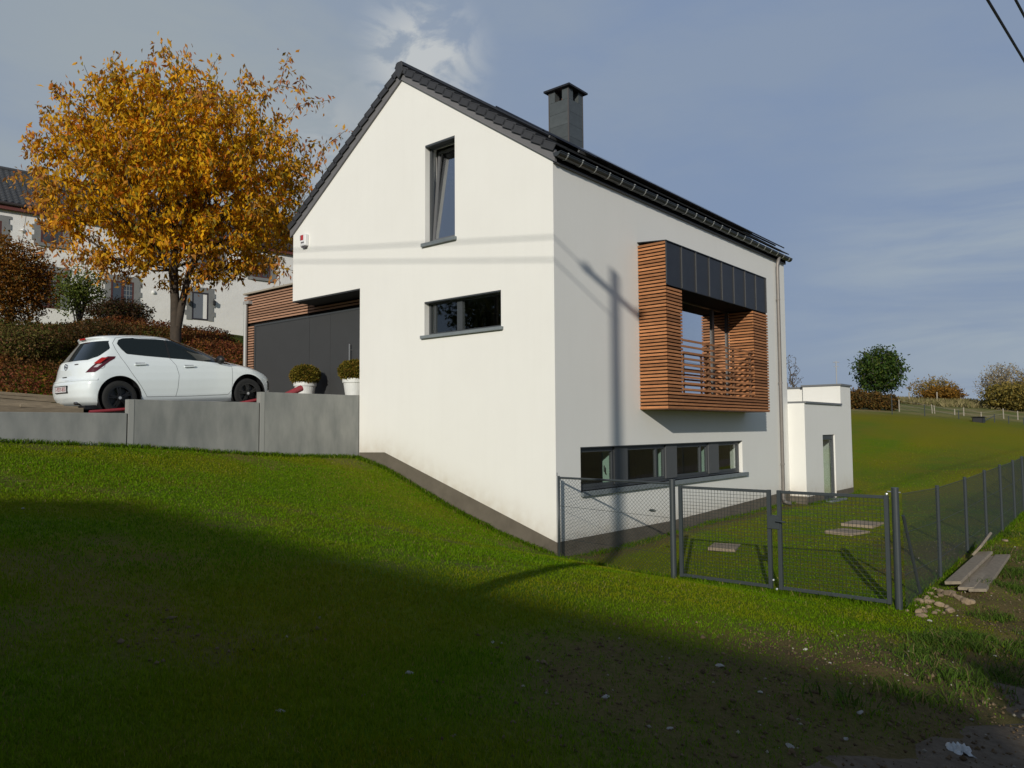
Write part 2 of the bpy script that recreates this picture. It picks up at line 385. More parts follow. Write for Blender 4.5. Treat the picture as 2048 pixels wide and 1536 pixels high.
# ------------------------------------------------------------------ ground sheet
def axis(lo, hi, step, far):
    a = list(np.arange(lo, hi + 1e-6, step)); s = step; v = hi
    while v < far: s = min(s * 1.22, 400); v += s; a.append(v)
    s = step; v = lo
    while v > -far: s = min(s * 1.22, 400); v -= s; a.insert(0, v)
    return np.array(a)
gx = axis(-13, 14, 0.15, 3000); gy = axis(-10, 8, 0.15, 3000)
GX, GY = np.meshgrid(gx, gy, indexing='ij'); GZ = ground_grid(GX, GY).reshape(GX.shape)
near = np.exp(-((GX + 4) ** 2 + (GY + 3) ** 2) / 400)
LANE_Y = lambda x: -7.25 + 0.18 * np.sin(x * 0.55) + 0.12 * np.sin(x * 1.7 + 1) - 0.02 * np.maximum(x, 0)
bank = np.exp(-((GY - LANE_Y(GX) - 0.55) / 0.55) ** 2) * np.clip((GX + 9) / 3, 0, 1)
GZ = GZ + (fbm(GX, GY, 0.9, 5) - 0.5) * 0.05 * near + bank * (fbm(GX, GY, 2.2, 8) - 0.42) * 0.22 * near
def soil_mask(x, y):
    """bare earth: the bank along the lane, the bottom of the lawn, thin seed patches"""
    d = y - LANE_Y(x); n = fbm(x, y, 0.8, 2) ; n2 = fbm(x, y, 2.6, 12)
    edge = 1.30 + 1.15 * np.exp(-((x + 5.6) / 3.0) ** 2)
    b = np.clip((edge - d + (n - 0.5) * 1.6) / 0.9, 0, 1) * np.clip((x + 9.3) / 1.5, 0, 1)
    thin = np.clip((fbm(x, y, 0.35, 21) * 0.55 + fbm(x, y, 1.3, 23) * 0.45 - 0.56) / 0.10, 0, 1) * 0.55
    strip = np.exp(-((y + 0.28) / 0.22) ** 2) * (x > 0) * (x < 12) * 0.8
    hill = np.clip((fbm(x, y, 0.16, 31) - 0.42) / 0.14, 0, 1) * (x > 14) * 0.15
    yard = np.exp(-(((x - 1.3) / 2.2) ** 2 + ((y + 6.45) / 0.45) ** 2)) * (0.75 + 0.5 * n2)
    return np.clip(np.maximum.reduce([b * (0.66 + 0.34 * n2), thin * (x < 14), strip, hill, yard]), 0, 1)
def dry_mask(x, y):
    D = (x - CAM[0]) * _f[0] + (y - CAM[1]) * _f[1]
    return np.clip((D - 51 + (fbm(x, y, 0.1, 3) - 0.5) * 6) / 4, 0, 1)
def olive_mask(x, y):
    """yellowed young grass on the hill"""
    return np.clip((x - 12) / 7, 0, 1) * np.clip((y + 7) / 2, 0, 1) * np.clip((fbm(x, y, 0.13, 37) * 0.6 + fbm(x, y, 0.5, 39) * 0.4 - 0.36) / 0.26, 0, 0.9)
GZ = GZ + soil_mask(GX, GY) * (vnoise(GX, GY, 2.9, 91) + 0.6 * vnoise(GX, GY, 4.3, 92) - 0.8) * 0.055 * near * (GY > LANE_Y(GX) - 0.2)
V = np.stack([GX, GY, GZ], -1).reshape(-1, 3); nx, ny = GX.shape
I = (np.arange(nx - 1)[:, None] * ny + np.arange(ny - 1)[None, :]).ravel(); F = np.stack([I, I + ny, I + ny + 1, I + 1], 1)
# leave the ground out inside the house walls
cx = GX[:-1, :-1].ravel() + 0.11; cy = GY[:-1, :-1].ravel() + 0.11
F = F[~((cx > 0.3) & (cx < 11.5) & (cy > 0.3) & (cy < 8.1))]
gm = bpy.data.materials.new('ground_mix'); gm.use_nodes = True; N, L = nodes_of(gm); B = N['Principled BSDF']; B.inputs['Roughness'].default_value = 0.9; B.inputs['Specular IOR Level'].default_value = 0.05
def _noi(sc, det, ro=0.6):
    g = N.new('ShaderNodeNewGeometry'); n = N.new('ShaderNodeTexNoise'); n.inputs['Scale'].default_value = sc; n.inputs['Detail'].default_value = det; n.inputs['Roughness'].default_value = ro; L.new(g.outputs['Position'], n.inputs['Vector']); return n.outputs[0]
def _ramp(s, st):
    n = N.new('ShaderNodeValToRGB'); L.new(s, n.inputs[0]); e = n.color_ramp.elements
    while len(e) < len(st): e.new(0.5)
    for q, (p, c) in zip(e, st): q.position = p; q.color = (*c, 1)
    return n.outputs[0]
def _mix(f, a, b):
    n = N.new('ShaderNodeMix'); n.data_type = 'RGBA'; L.new(f, n.inputs[0]); L.new(a, n.inputs[6]); L.new(b, n.inputs[7]); return n.outputs[2]
def _attr(nm): a = N.new('ShaderNodeAttribute'); a.attribute_name = nm; return a.outputs['Fac']
grass_c = _mix(_ramp(_noi(0.5, 4), [(0.38, (0, 0, 0)), (0.62, (1, 1, 1))]), _ramp(_noi(18, 6, 0.7), [(0.3, (0.075, 0.130, 0.004)), (0.7, (0.130, 0.200, 0.007))]), _ramp(_noi(24, 6, 0.7), [(0.3, (0.120, 0.125, 0.006)), (0.7, (0.185, 0.190, 0.012))]))
soil_c = _mix(_ramp(_noi(2.2, 5), [(0.35, (0, 0, 0)), (0.65, (1, 1, 1))]), _ramp(_noi(30, 8, 0.75), [(0.25, (0.060, 0.038, 0.020)), (0.55, (0.150, 0.098, 0.052)), (0.78, (0.26, 0.20, 0.13))]), _ramp(_noi(45, 8, 0.75), [(0.3, (0.070, 0.050, 0.028)), (0.6, (0.140, 0.100, 0.048)), (0.8, (0.22, 0.17, 0.11))]))
dry_c = _mix(_ramp(_noi(0.25, 5), [(0.4, (0, 0, 0)), (0.6, (1, 1, 1))]), _ramp(_noi(3, 6), [(0.3, (0.20, 0.165, 0.07)), (0.7, (0.30, 0.25, 0.12))]), _ramp(_noi(4, 6), [(0.3, (0.10, 0.13, 0.03)), (0.7, (0.17, 0.18, 0.06))]))
olive_c = _ramp(_noi(12, 6, 0.7), [(0.3, (0.150, 0.140, 0.004)), (0.7, (0.225, 0.205, 0.007))])
L.new(_mix(_attr('dry'), _mix(_attr('soil'), _mix(_attr('olive'), grass_c, olive_c), soil_c), dry_c), B.inputs['Base Color'])
bp = N.new('ShaderNodeBump'); bp.inputs['Strength'].default_value = 0.7; bp.inputs['Distance'].default_value = 0.04; L.new(_noi(14, 8, 0.7), bp.inputs['Height']); L.new(bp.outputs[0], B.inputs['Normal'])
gme = tri_mesh('ground', V, F, gm, smooth=True)
for nm, fn in (('soil', soil_mask), ('dry', dry_mask), ('olive', olive_mask)):
    a = gme.attributes.new(nm, 'FLOAT', 'POINT'); a.data.foreach_set('value', fn(V[:, 0], V[:, 1]).astype(np.float32))
struct(link_mesh('ground', gme))
def surf(x, y):
    """height of the built ground mesh (with its small relief)"""
    x = np.asarray(x, float); y = np.asarray(y, float)
    i = np.clip(np.searchsorted(gx, x) - 1, 0, nx - 2); j = np.clip(np.searchsorted(gy, y) - 1, 0, ny - 2)
    u = (x - gx[i]) / (gx[i + 1] - gx[i]); v = (y - gy[j]) / (gy[j + 1] - gy[j])
    return GZ[i, j] * (1 - u) * (1 - v) + GZ[i + 1, j] * u * (1 - v) + GZ[i, j + 1] * (1 - u) * v + GZ[i + 1, j + 1] * u * v

# ------------------------------------------------------------------ lane: packed earth and gravel, a sheet just above the ground
lx = np.arange(-26, 60.1, 0.3); rows = np.r_[0, 0.012, 0.04, np.linspace(0.1, 0.9, 14), 0.96, 1.0]; LV = []
for x in lx:
    y0 = float(LANE_Y(np.array(x))) + 0.10 * math.sin(x * 3.1) + 0.06 * math.sin(x * 7.3 + 2)
    for r in rows:
        y = y0 - r * 4.2; LV.append((x, y, 0))
LV = np.array(LV); LV[:, 2] = surf(LV[:, 0], LV[:, 1]) + np.tile(np.where((np.arange(len(rows)) == 0) | (np.arange(len(rows)) == len(rows) - 1), -0.03, np.where(np.arange(len(rows)) == 1, 0.004, 0.018)), len(lx))
k = len(rows); I = (np.arange(len(lx) - 1)[:, None] * k + np.arange(k - 1)[None, :]).ravel(); LF = np.stack([I, I + 1, I + k + 1, I + k], 1)
lane_m = mat('lane_earth', (0.115, 0.088, 0.062), 0.95, var=0.9, vscale=14, bump=0.8, bscale=60, col2=(0.17, 0.138, 0.10), spec=0.1)
struct(link_mesh('lane', tri_mesh('lane', LV, LF, lane_m, smooth=True)))

# ------------------------------------------------------------------ driveway, a raised slab behind the retaining wall
def drive_z(x): return np.interp(x, [-30, -14, -7.5, -5.26, -2.7, -1.0, 0.7], [3.3, 2.62, 2.54, 2.64, 2.81, 3.0, 3.18])
dm = MB(); dxs = list(np.arange(-16, 0.7, 0.5)) + [0.7]
for y0, y1 in ((5.82, 12.9),):
    n = len(dxs); V = []
    for x in dxs: V += [(x, y0, drive_z(x)), (x, y1, drive_z(x)), (x, y0, drive_z(x) - 1.6), (x, y1, drive_z(x) - 1.6)]
    Fd = []
    for i in range(n - 1):
        a = i * 4; b = a + 4; Fd += [(a, b, b + 1, a + 1), (a, a + 2, b + 2, b), (a + 1, b + 1, b + 3, a + 3)]
    Fd += [(0, 1, 3, 2), ((n - 1) * 4, (n - 1) * 4 + 2, (n - 1) * 4 + 3, (n - 1) * 4 + 1)]; dm.add(V, Fd)
struct(dm.build('driveway', mat('driveway_grit', (0.22, 0.19, 0.15), 0.95, var=0.8, vscale=20, bump=0.6, bscale=70, col2=(0.13, 0.11, 0.085), spec=0.1)))
conc = mat('concrete_panel', (0.305, 0.305, 0.285), 0.82, var=0.9, vscale=1.9, bump=0.15, bscale=90, col2=(0.19, 0.198, 0.19), stretch=(1.6, 1, 0.55), obj_var=0.06)
rw = thing('retaining_wall', 'stepped grey concrete retaining wall below the white car', 'wall', (-2.6, 5.75, 1.8))
for x0, x1, zt in ((-11.2, -8.24, 2.42), (-8.22, -5.245, 2.655), (-5.225, -2.60, 2.905), (-2.58, -0.012, 3.125)):
    p = MB(); p.box(x0, x1, 5.69, 5.83, 1.2, zt); p.build('concrete_panel', conc, rw, bevel=0.006)
    q = MB(); q.box(x0, x0 + 0.10, 5.684, 5.70, 1.2, zt - 0.004)
    if x0 > -6: q.build('joint_cover', mat('joint_strip', (0.33, 0.33, 0.31), 0.8), rw)
# ------------------------------------------------------------------ the white house
HW, HL, HE, HA, HB = 8.42, 11.84, 7.375, 10.21, -0.5
SLOPE = (HA - HE) / (HW / 2)
render_m = mat('white_render', (0.80, 0.785, 0.74), 0.9, var=0.22, vscale=0.8, bump=0.10, bscale=180, col2=(0.72, 0.70, 0.655), spec=0.2)
def weathered(m):
    """faint vertical rain streaks and soil splash above the plinth line"""
    N, L = nodes_of(m); b = N['Principled BSDF']; src = b.inputs['Base Color'].links[0].from_socket; g = N.new('ShaderNodeNewGeometry'); sx = N.new('ShaderNodeSeparateXYZ'); L.new(g.outputs['Position'], sx.inputs[0])
    def M(op, a, c, d=None, clamp=False):
        n = N.new('ShaderNodeMath'); n.operation = op; n.use_clamp = clamp
        for i, v in enumerate((a, c, d)):
            if v is None: continue
            if isinstance(v, (int, float)): n.inputs[i].default_value = v
            else: L.new(v, n.inputs[i])
        return n.outputs[0]
    line = M('MULTIPLY_ADD', M('MINIMUM', M('MAXIMUM', sx.outputs[1], 0.0), 4.8), 0.328, 0.24); d = M('SUBTRACT', sx.outputs[2], line)
    splash = M('POWER', M('SUBTRACT', 1.0, M('DIVIDE', d, 0.75), clamp=True), 2.2)
    mp = N.new('ShaderNodeMapping'); mp.inputs['Scale'].default_value = (3.0, 3.0, 0.22); L.new(g.outputs['Position'], mp.inputs[0]); nz = N.new('ShaderNodeTexNoise'); nz.inputs['Scale'].default_value = 2.2; nz.inputs['Detail'].default_value = 7; L.new(mp.outputs[0], nz.inputs[0])
    n2 = N.new('ShaderNodeTexNoise'); n2.inputs['Scale'].default_value = 5.0; n2.inputs['Detail'].default_value = 8; L.new(g.outputs['Position'], n2.inputs[0])
    f1 = M('MULTIPLY', splash, M('MULTIPLY', n2.outputs[0], 0.75), clamp=True); f2 = M('MULTIPLY', M('SUBTRACT', nz.outputs[0], 0.48, clamp=True), 0.16)
    for fac, col in ((f2, (0.55, 0.53, 0.48, 1)), (f1, (0.42, 0.33, 0.22, 1))):
        mx = N.new('ShaderNodeMix'); mx.data_type = 'RGBA'; L.new(fac, mx.inputs[0]); L.new(src, mx.inputs[6]); mx.inputs[7].default_value = col; src = mx.outputs[2]
    L.new(src, b.inputs['Base Color'])
weathered(render_m)
plinth_m = mat('plinth_render', (0.150, 0.128, 0.100), 0.92, var=0.6, vscale=3, bump=0.2, bscale=120, col2=(0.10, 0.085, 0.066), spec=0.15)
frame_m = mat('window_grey', (0.055, 0.060, 0.064), 0.45, var=0.2, vscale=4)
sill_m = mat('bluestone', (0.20, 0.225, 0.235), 0.6, var=0.5, vscale=9, col2=(0.14, 0.16, 0.17))
tile_m = mat('roof_tile', (0.040, 0.040, 0.044), 0.6, var=0.5, vscale=7, col2=(0.026, 0.027, 0.030), bump=0.08, bscale=100, obj_var=0.15)
board_m = mat('verge_board', (0.155, 0.150, 0.155), 0.65, var=0.2, vscale=5)
zinc_m = mat('dark_zinc', (0.024, 0.024, 0.027), 0.42, metal=0.35, var=0.5, vscale=4, col2=(0.036, 0.036, 0.038))
gutter_m = mat('gutter_zinc', (0.060, 0.064, 0.064), 0.4, metal=0.6, var=0.4, vscale=5, col2=(0.10, 0.105, 0.105))
clip_m = mat('bracket_zinc', (0.48, 0.49, 0.47), 0.45, metal=0.4)
pipe_m = mat('downpipe_zinc', (0.26, 0.235, 0.215), 0.5, metal=0.35, var=0.3, vscale=6)
wood_m = mat('cedar_slat', (0.45, 0.195, 0.080), 0.65, var=0.7, vscale=5, col2=(0.28, 0.110, 0.045), stretch=(1, 1, 6), bump=0.1, bscale=60, obj_var=0.28, spec=0.25)
woodg_m = mat('larch_slat', (0.40, 0.225, 0.145), 0.7, var=0.6, vscale=5, col2=(0.28, 0.150, 0.095), stretch=(1, 1, 6), obj_var=0.16, spec=0.2)
dark_m = mat('black_membrane', (0.012, 0.010, 0.009), 0.9, spec=0.1)
door_m = mat('charcoal_panel', (0.048, 0.049, 0.050), 0.55, var=0.15, vscale=2)
pale_m = mat('inner_plaster', (0.46, 0.60, 0.53), 0.9)
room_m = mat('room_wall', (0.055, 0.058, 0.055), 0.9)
pane_m = glass_mat('window_glass'); steel_m = mat('brushed_steel', (0.60, 0.60, 0.58), 0.3, metal=0.9)
house = thing('house', 'modern white rendered house with dark pitched roof and cedar clad bay', 'house', (0, 0, 0))
w = MB(); w.prism([(0, 0, HB), (0, HW, HB), (0, HW, HE), (0, HW / 2, HA), (0, 0, HE)], (HL, 0, 0))
wall = w.build('wall', render_m, house)
def cbox(*a): return MB().box(*a)
att = MB(); att.prism([(0.35, 0.45, 5.95), (0.35, 7.97, 5.95), (0.35, 7.97, 7.15), (0.35, 4.21, 9.7), (0.35, 0.45, 7.15)], (11.1, 0, 0))
SX0, SX1, SZ0, SZ1 = 0.791, 8.39, 1.112, 1.964
BX0, BX1, BD, BZ0, BZ1, BZZ = 3.056, 8.674, 0.673, 2.719, 6.305, 5.384
BXL = float(ony(1366, 700, -BD)[0]); BXR = float(ony(1508, 700, -BD)[0])
W1 = (2.574, 3.474, 6.349, 8.521); W2 = (1.311, 3.497, 4.339, 5.072)
boolean(wall, [cbox(0.35, 11.5, 0.35, 5.3, 0.1, 2.5), cbox(0.35, 11.5, 0.35, 5.3, 2.95, 5.5), att,
               cbox(-1, 0.80, 5.69, 9.5, -2, 5.65),
               cbox(-1, 0.6, W1[0], W1[1], W1[2], W1[3]), cbox(-1, 0.6, W2[0], W2[1], W2[2], W2[3]),
               cbox(SX0, SX1, -1, 0.6, SZ0, SZ1), cbox(BXL - 0.03, BXR + 0.03, -1, 0.6, 2.98, 5.40)])
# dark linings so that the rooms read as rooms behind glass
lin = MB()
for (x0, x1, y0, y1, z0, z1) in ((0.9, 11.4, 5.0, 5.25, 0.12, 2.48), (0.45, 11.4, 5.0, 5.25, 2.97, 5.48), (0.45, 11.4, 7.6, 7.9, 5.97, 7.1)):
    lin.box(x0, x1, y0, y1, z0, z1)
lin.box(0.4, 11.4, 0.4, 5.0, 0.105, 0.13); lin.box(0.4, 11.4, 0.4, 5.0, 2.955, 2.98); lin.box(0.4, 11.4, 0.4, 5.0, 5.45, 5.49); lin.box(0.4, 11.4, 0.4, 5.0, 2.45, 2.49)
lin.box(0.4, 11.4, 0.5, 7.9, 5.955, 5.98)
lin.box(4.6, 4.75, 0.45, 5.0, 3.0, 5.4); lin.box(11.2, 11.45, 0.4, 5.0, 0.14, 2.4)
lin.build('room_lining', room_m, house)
# plinth follows the ground along the gable, level along the garden side
MB().prism([(-0.012, -0.012, -0.5), (-0.012, -0.012, 0.245), (-0.012, 4.79, 1.815), (-0.012, 5.67, 1.800), (-0.012, 5.67, 0.6), (-0.012, 3.0, -0.5)], (0.009, 0, 0)).build('plinth', plinth_m, house)
MB().prism([(0.0, -0.012, -0.5), (HL - 0.01, -0.012, -0.5), (HL - 0.01, -0.012, 0.40), (8.1, -0.012, 0.30), (4.4, -0.012, 0.215), (0.0, -0.012, 0.245)], (0, 0.009, 0)).build('plinth', plinth_m, house)
sf = MB(); sf.box(0.006, 0.688, 5.70, HW - 0.006, 5.615, 5.648); sf.build('soffit', mat('soffit_grey', (0.035, 0.036, 0.038), 0.7), house)

# --- windows of the gable wall
def frame_yz(mb, x0, x1, y0, y1, z0, z1, t):
    mb.box(x0, x1, y0, y1, z0, z0 + t); mb.box(x0, x1, y0, y1, z1 - t, z1); mb.box(x0, x1, y0, y0 + t, z0 + t, z1 - t); mb.box(x0, x1, y1 - t, y1, z0 + t, z1 - t); return mb
def frame_xz(mb, y0, y1, x0, x1, z0, z1, t):
    mb.box(x0, x1, y0, y1, z0, z0 + t); mb.box(x0, x1, y0, y1, z1 - t, z1); mb.box(x0, x0 + t, y0, y1, z0 + t, z1 - t); mb.box(x1 - t, x1, y0, y1, z0 + t, z1 - t); return mb
def add_sub(parent, mb, name, m, **kw): return mb.build(name, m, parent, **kw)
y0, y1, z0, z1 = W1
wf = frame_yz(MB(), 0.14, 0.21, y0, y1, z0 + 0.005, z1, 0.055).build('window', frame_m, house, label='tall narrow attic window with its sash tilted open')
lin1 = MB(); lin1.box(0.0, 0.14, y0 + 0.001, y1 - 0.001, z1 - 0.045, z1 - 0.002); lin1.build('head_lining', frame_m, wf)
# tilted sash: hinged at the sill, leaning into the room
ang = math.radians(5.0); ca, sa = math.cos(ang), math.sin(ang)
def tilt(mb, x, z):
    mb.v = [(x + (p[0] - x) * ca + (p[2] - z) * sa, p[1], z - (p[0] - x) * sa + (p[2] - z) * ca) for p in mb.v]; return mb
sa_ = tilt(frame_yz(MB(), 0.165, 0.225, y0 + 0.05, y1 - 0.05, z0 + 0.05, z1 - 0.05, 0.055), 0.19, z0 + 0.05).build('sash', mat('sash_grey', (0.13, 0.13, 0.135), 0.5), wf)
tilt(MB().box(0.19, 0.20, y0 + 0.10, y1 - 0.10, z0 + 0.10, z1 - 0.10), 0.19, z0 + 0.05).build('pane', glass_mat('mirror_glass', (0.5, 0.5, 0.5), 5.0), wf)
MB().box(-0.07, 0.20, y0 - 0.055, y1 + 0.075, z0 - 0.075, z0).build('sill', sill_m, wf, bevel=0.004)
y0, y1, z0, z1 = W2; ym = float(onx(921, 620, 0.16)[1])
wf = MB(); frame_yz(wf, 0.14, 0.21, y0, y1, z0 + 0.005, z1, 0.055); wf.box(0.135, 0.215, ym - 0.075, ym + 0.075, z0 + 0.06, z1 - 0.055)
wf = wf.build('window', frame_m, house, label='wide low window with two panes in the gable wall')
MB().box(0.0, 0.14, y0 + 0.001, y1 - 0.001, z1 - 0.03, z1 - 0.002).build('head_lining', frame_m, wf)
for a, b in ((y0 + 0.055, ym - 0.075), (ym + 0.075, y1 - 0.055)): MB().box(0.17, 0.18, a, b, z0 + 0.06, z1 - 0.055).build('pane', pane_m, wf)
MB().box(0.15, 0.20, y1 - 0.20, y1 - 0.15, z0 + 0.06, z1 - 0.055).build('sash_stile', frame_m, wf)
MB().box(-0.07, 0.20, y0 - 0.06, y1 + 0.075, z0 - 0.065, z0).build('sill', sill_m, wf, bevel=0.004)

# --- garden-level ribbon window
pil = [(float(ony(a, 900, 0.12)[0]), float(ony(b, 900, 0.12)[0])) for a, b in ((1224, 1250), (1327, 1349), (1413, 1433))]
wf = MB(); frame_xz(wf, 0.10, 0.17, SX0, SX1, SZ0 + 0.005, SZ1, 0.06); wf = wf.build('window', frame_m, house, label='long ribbon window with four panes at garden level')
MB().box(SX0 + 0.001, SX1 - 0.001, 0.0, 0.10, SZ1 - 0.02, SZ1 - 0.002).build('head_lining', frame_m, wf)
ed = [SX0] + [v for q in pil for v in q] + [SX1]
for a, b in pil:
    MB().box(a, b, 0.06, 0.18, SZ0 + 0.06, SZ1 - 0.03).build('dark_panel', mat('panel_grey', (0.085, 0.088, 0.090), 0.55), wf)
    MB().box(a + 0.02, b - 0.02, 0.185, 0.37, SZ0 + 0.03, SZ1 + 0.3).build('pillar', pale_m, wf)
for i in range(4):
    a, b = ed[2 * i], ed[2 * i + 1]; a += 0.06 if i == 0 else 0; b -= 0.06 if i == 3 else 0
    s = MB(); s = frame_xz(s, 0.09, 0.16, a, b, SZ0 + 0.06, SZ1 - 0.05, 0.055); s.box(b - 0.42, b - 0.36, 0.095, 0.155, SZ0 + 0.1, SZ1 - 0.1) if i in (1, 2) else None
    s = s.build('sash', frame_m, wf); MB().box(a + 0.05, b - 0.05, 0.12, 0.13, SZ0 + 0.1, SZ1 - 0.09).build('pane', pane_m, wf)
MB().tube([(ed[1] - 0.14, 0.20, 1.42), (ed[1] - 0.14, 0.225, 1.44), (ed[1] - 0.14, 0.225, 1.56)], 0.013, 6).build('window_handle', frame_m, wf)
MB().box(SX0 - 0.01, SX1 + 0.24, -0.07, 0.12, SZ0 - 0.095, SZ0).build('sill', sill_m, wf, bevel=0.004)

# --- roof: deck, stepped tile courses, verge tiles, ridge
roof = MB(); roof.prism([(0.02, -0.06, HE - 0.03), (0.02, 0.0, HE + 0.001), (0.02, HW / 2, HA + 0.001), (0.02, HW, HE + 0.001), (0.02, HW + 0.06, HE - 0.03), (0.02, HW + 0.06, HE + 0.20), (0.02, HW / 2, HA + 0.25), (0.02, -0.06, HE + 0.20)], (HL - 0.04, 0, 0))
roof = roof.build('roof', dark_m, house)
cs = 1 / math.hypot(1, SLOPE); sn = SLOPE * cs; NC = 18; LEN = (HW / 2 + 0.10) / cs; st = LEN / NC
mv = MB(); mv.box(-0.10, 0.22, -0.02, st + 0.035, 0.0, 0.028); mv.box(-0.10, -0.078, -0.02, st + 0.03, -0.118, 0.0); V0 = mv.v
for side in (1, -1):
    T = lambda p, s0: (p[0], (-0.10 + (s0 + p[1]) * cs - p[2] * sn), HE + 0.285 - 0.10 * SLOPE + (s0 + p[1]) * sn + p[2] * cs)
    def tilt_tile(p): return (p[0], p[1], p[2] + 0.034 - 0.034 * p[1] / st)
    vv = [T(tilt_tile(p), 0) for p in V0]
    cc = MB(); cc.box(0.221, HL + 0.08, -0.02, st + 0.035, 0.0, 0.028); cv = [T(tilt_tile(p), 0) for p in cc.v]
    if side < 0: vv = [(x, HW - y, z) for x, y, z in vv]; cv = [(x, HW - y, z) for x, y, z in cv]
    vt = MB(); vt.v = vv; vt.f = mv.f; ct = MB(); ct.v = cv; ct.f = cc.f
    a = vt.build('verge_tile', tile_m, roof, bevel=0.004); b = ct.build('tile_course', tile_m, roof)
    for k in range(1, NC):
        for src in (a, b):
            c = src.copy(); COL.objects.link(c); c.parent = roof; c.location = (0, side * k * st * cs, k * st * sn)
    # verge board under the tiles
    yb = lambda y: y if side > 0 else HW - y
    MB().prism([(-0.05, yb(-0.08), HE - 0.055), (-0.05, yb(HW / 2), HA + 0.002), (-0.05, yb(HW / 2), HA + 0.24), (-0.05, yb(-0.08), HE + 0.185)], (0.065, 0, 0)).build('verge_board', board_m, roof)
rg = MB(); zr = HA + 0.31
for k in range(30):
    x0 = -0.115 + k * 0.402; rg.prism([(x0, HW / 2 + 0.15, zr - 0.03), (x0, HW / 2 + 0.075, zr + 0.085), (x0, HW / 2 - 0.075, zr + 0.085), (x0, HW / 2 - 0.15, zr - 0.03)], (0.39, 0, 0))
rg.build('ridge_tiles', tile_m, roof)
MB().prism([(-0.125, HW / 2 + 0.10, zr + 0.06), (-0.125, HW / 2 + 0.13, zr - 0.16), (-0.125, HW / 2, zr - 0.30), (-0.125, HW / 2 - 0.13, zr - 0.16), (-0.125, HW / 2 - 0.10, zr + 0.06)], (0.03, 0, 0)).build('ridge_end', tile_m, roof, bevel=0.006)
# gutter with brackets, eaves board, downpipe
def cshape(cy, cz, ro, ri, n=9):
    o_ = [(cy + ro * math.cos(PI + PI * i / n), cz + ro * math.sin(PI + PI * i / n)) for i in range(n + 1)]; i_ = [(cy + ri * math.cos(2 * PI - PI * i / n), cz + ri * math.sin(2 * PI - PI * i / n)) for i in range(n + 1)]
    return o_ + i_
GYC, GZC = -0.145, HE + 0.105
gut = MB(); sec = cshape(GYC, GZC, 0.088, 0.080); n = len(sec); V = [(-0.07, y, z) for y, z in sec] + [(HL + 0.12, y, z) for y, z in sec]
gut.add(V, [(i, (i + 1) % n, n + (i + 1) % n, n + i) for i in range(n)])
half = [(GYC + 0.0835 * math.cos(PI + PI * i / 9), GZC + 0.0835 * math.sin(PI + PI * i / 9)) for i in range(10)]
gut.prism([(-0.082, y, z) for y, z in half], (0.012, 0, 0)); gut.prism([(HL + 0.118, y, z) for y, z in half], (0.012, 0, 0))
gut.tube([(-0.07, GYC - 0.088, GZC), (HL + 0.12, GYC - 0.088, GZC)], 0.011, 6)
gut = gut.build('gutter', gutter_m, roof)
MB().box(0.0, HL + 0.03, -0.056, -0.004, HE - 0.06, HE + 0.12).build('eaves_board', mat('eaves_grey', (0.12, 0.115, 0.12), 0.6), roof)
bk = MB(); s2 = cshape(GYC, GZC, 0.0945, 0.089); bk.prism([(0, y, z) for y, z in s2], (0.026, 0, 0)); bk.box(0, 0.026, GYC - 0.108, GYC - 0.085, GZC - 0.004, GZC + 0.016)
b0 = bk.build('gutter_bracket', clip_m, roof); b0.location = (0.16, 0, 0)
for k in range(1, 25):
    c = b0.copy(); COL.objects.link(c); c.parent = roof; c.location = (0.16 + k * 0.482, 0, 0)
dx = float(ony(1560, 700, -0.10)[0])
dp = MB(); dp.tube([(dx, GYC, GZC - 0.07), (dx, -0.09, HE - 0.22), (dx, -0.085, 0.22), (dx + 0.02, -0.10, 0.13), (dx + 0.14, -0.24, 0.06)], 0.052, 10)
dp = dp.build('downpipe', pipe_m, house, smooth=True)
for z in (6.1, 3.6, 1.2): MB().tube([(dx, -0.085, z), (dx, -0.085, z + 0.05)], 0.062, 10).build('pipe_clip', pipe_m, dp)
# solar panels on rails above the tiles
pn = MB(); pn.box(0, 1.0, 0, 1.62, 0.0, 0.035); fr_ = MB()
def onslope(p, s0=0.0): return (p[0], -0.02 + (s0 + p[1]) * cs - p[2] * sn, HE + 0.44 + (s0 + p[1]) * sn + p[2] * cs)
sp = MB(); sp.v = [onslope(p) for p in pn.v]; sp.f = pn.f
s0_ = sp.build('solar_panel', mat('solar_cell', (0.012, 0.014, 0.022), 0.15, var=0.2), roof, bevel=0.004); first = True
for r in range(2):
    for k in range(10):
        c = s0_ if first else s0_.copy()
        if not first: COL.objects.link(c); c.parent = roof
        first = False; c.location = (1.45 + k * 1.045, r * 1.66 * cs, r * 1.66 * sn)
for s_ in (0.35, 1.25):
    rl = MB(); rl.box(1.3, 12.0, s_, s_ + 0.04, -0.06, -0.012); rl.v = [onslope(p) for p in rl.v]; rl.build('panel_rail', mat('rail_grey', (0.10, 0.10, 0.10), 0.5), roof)
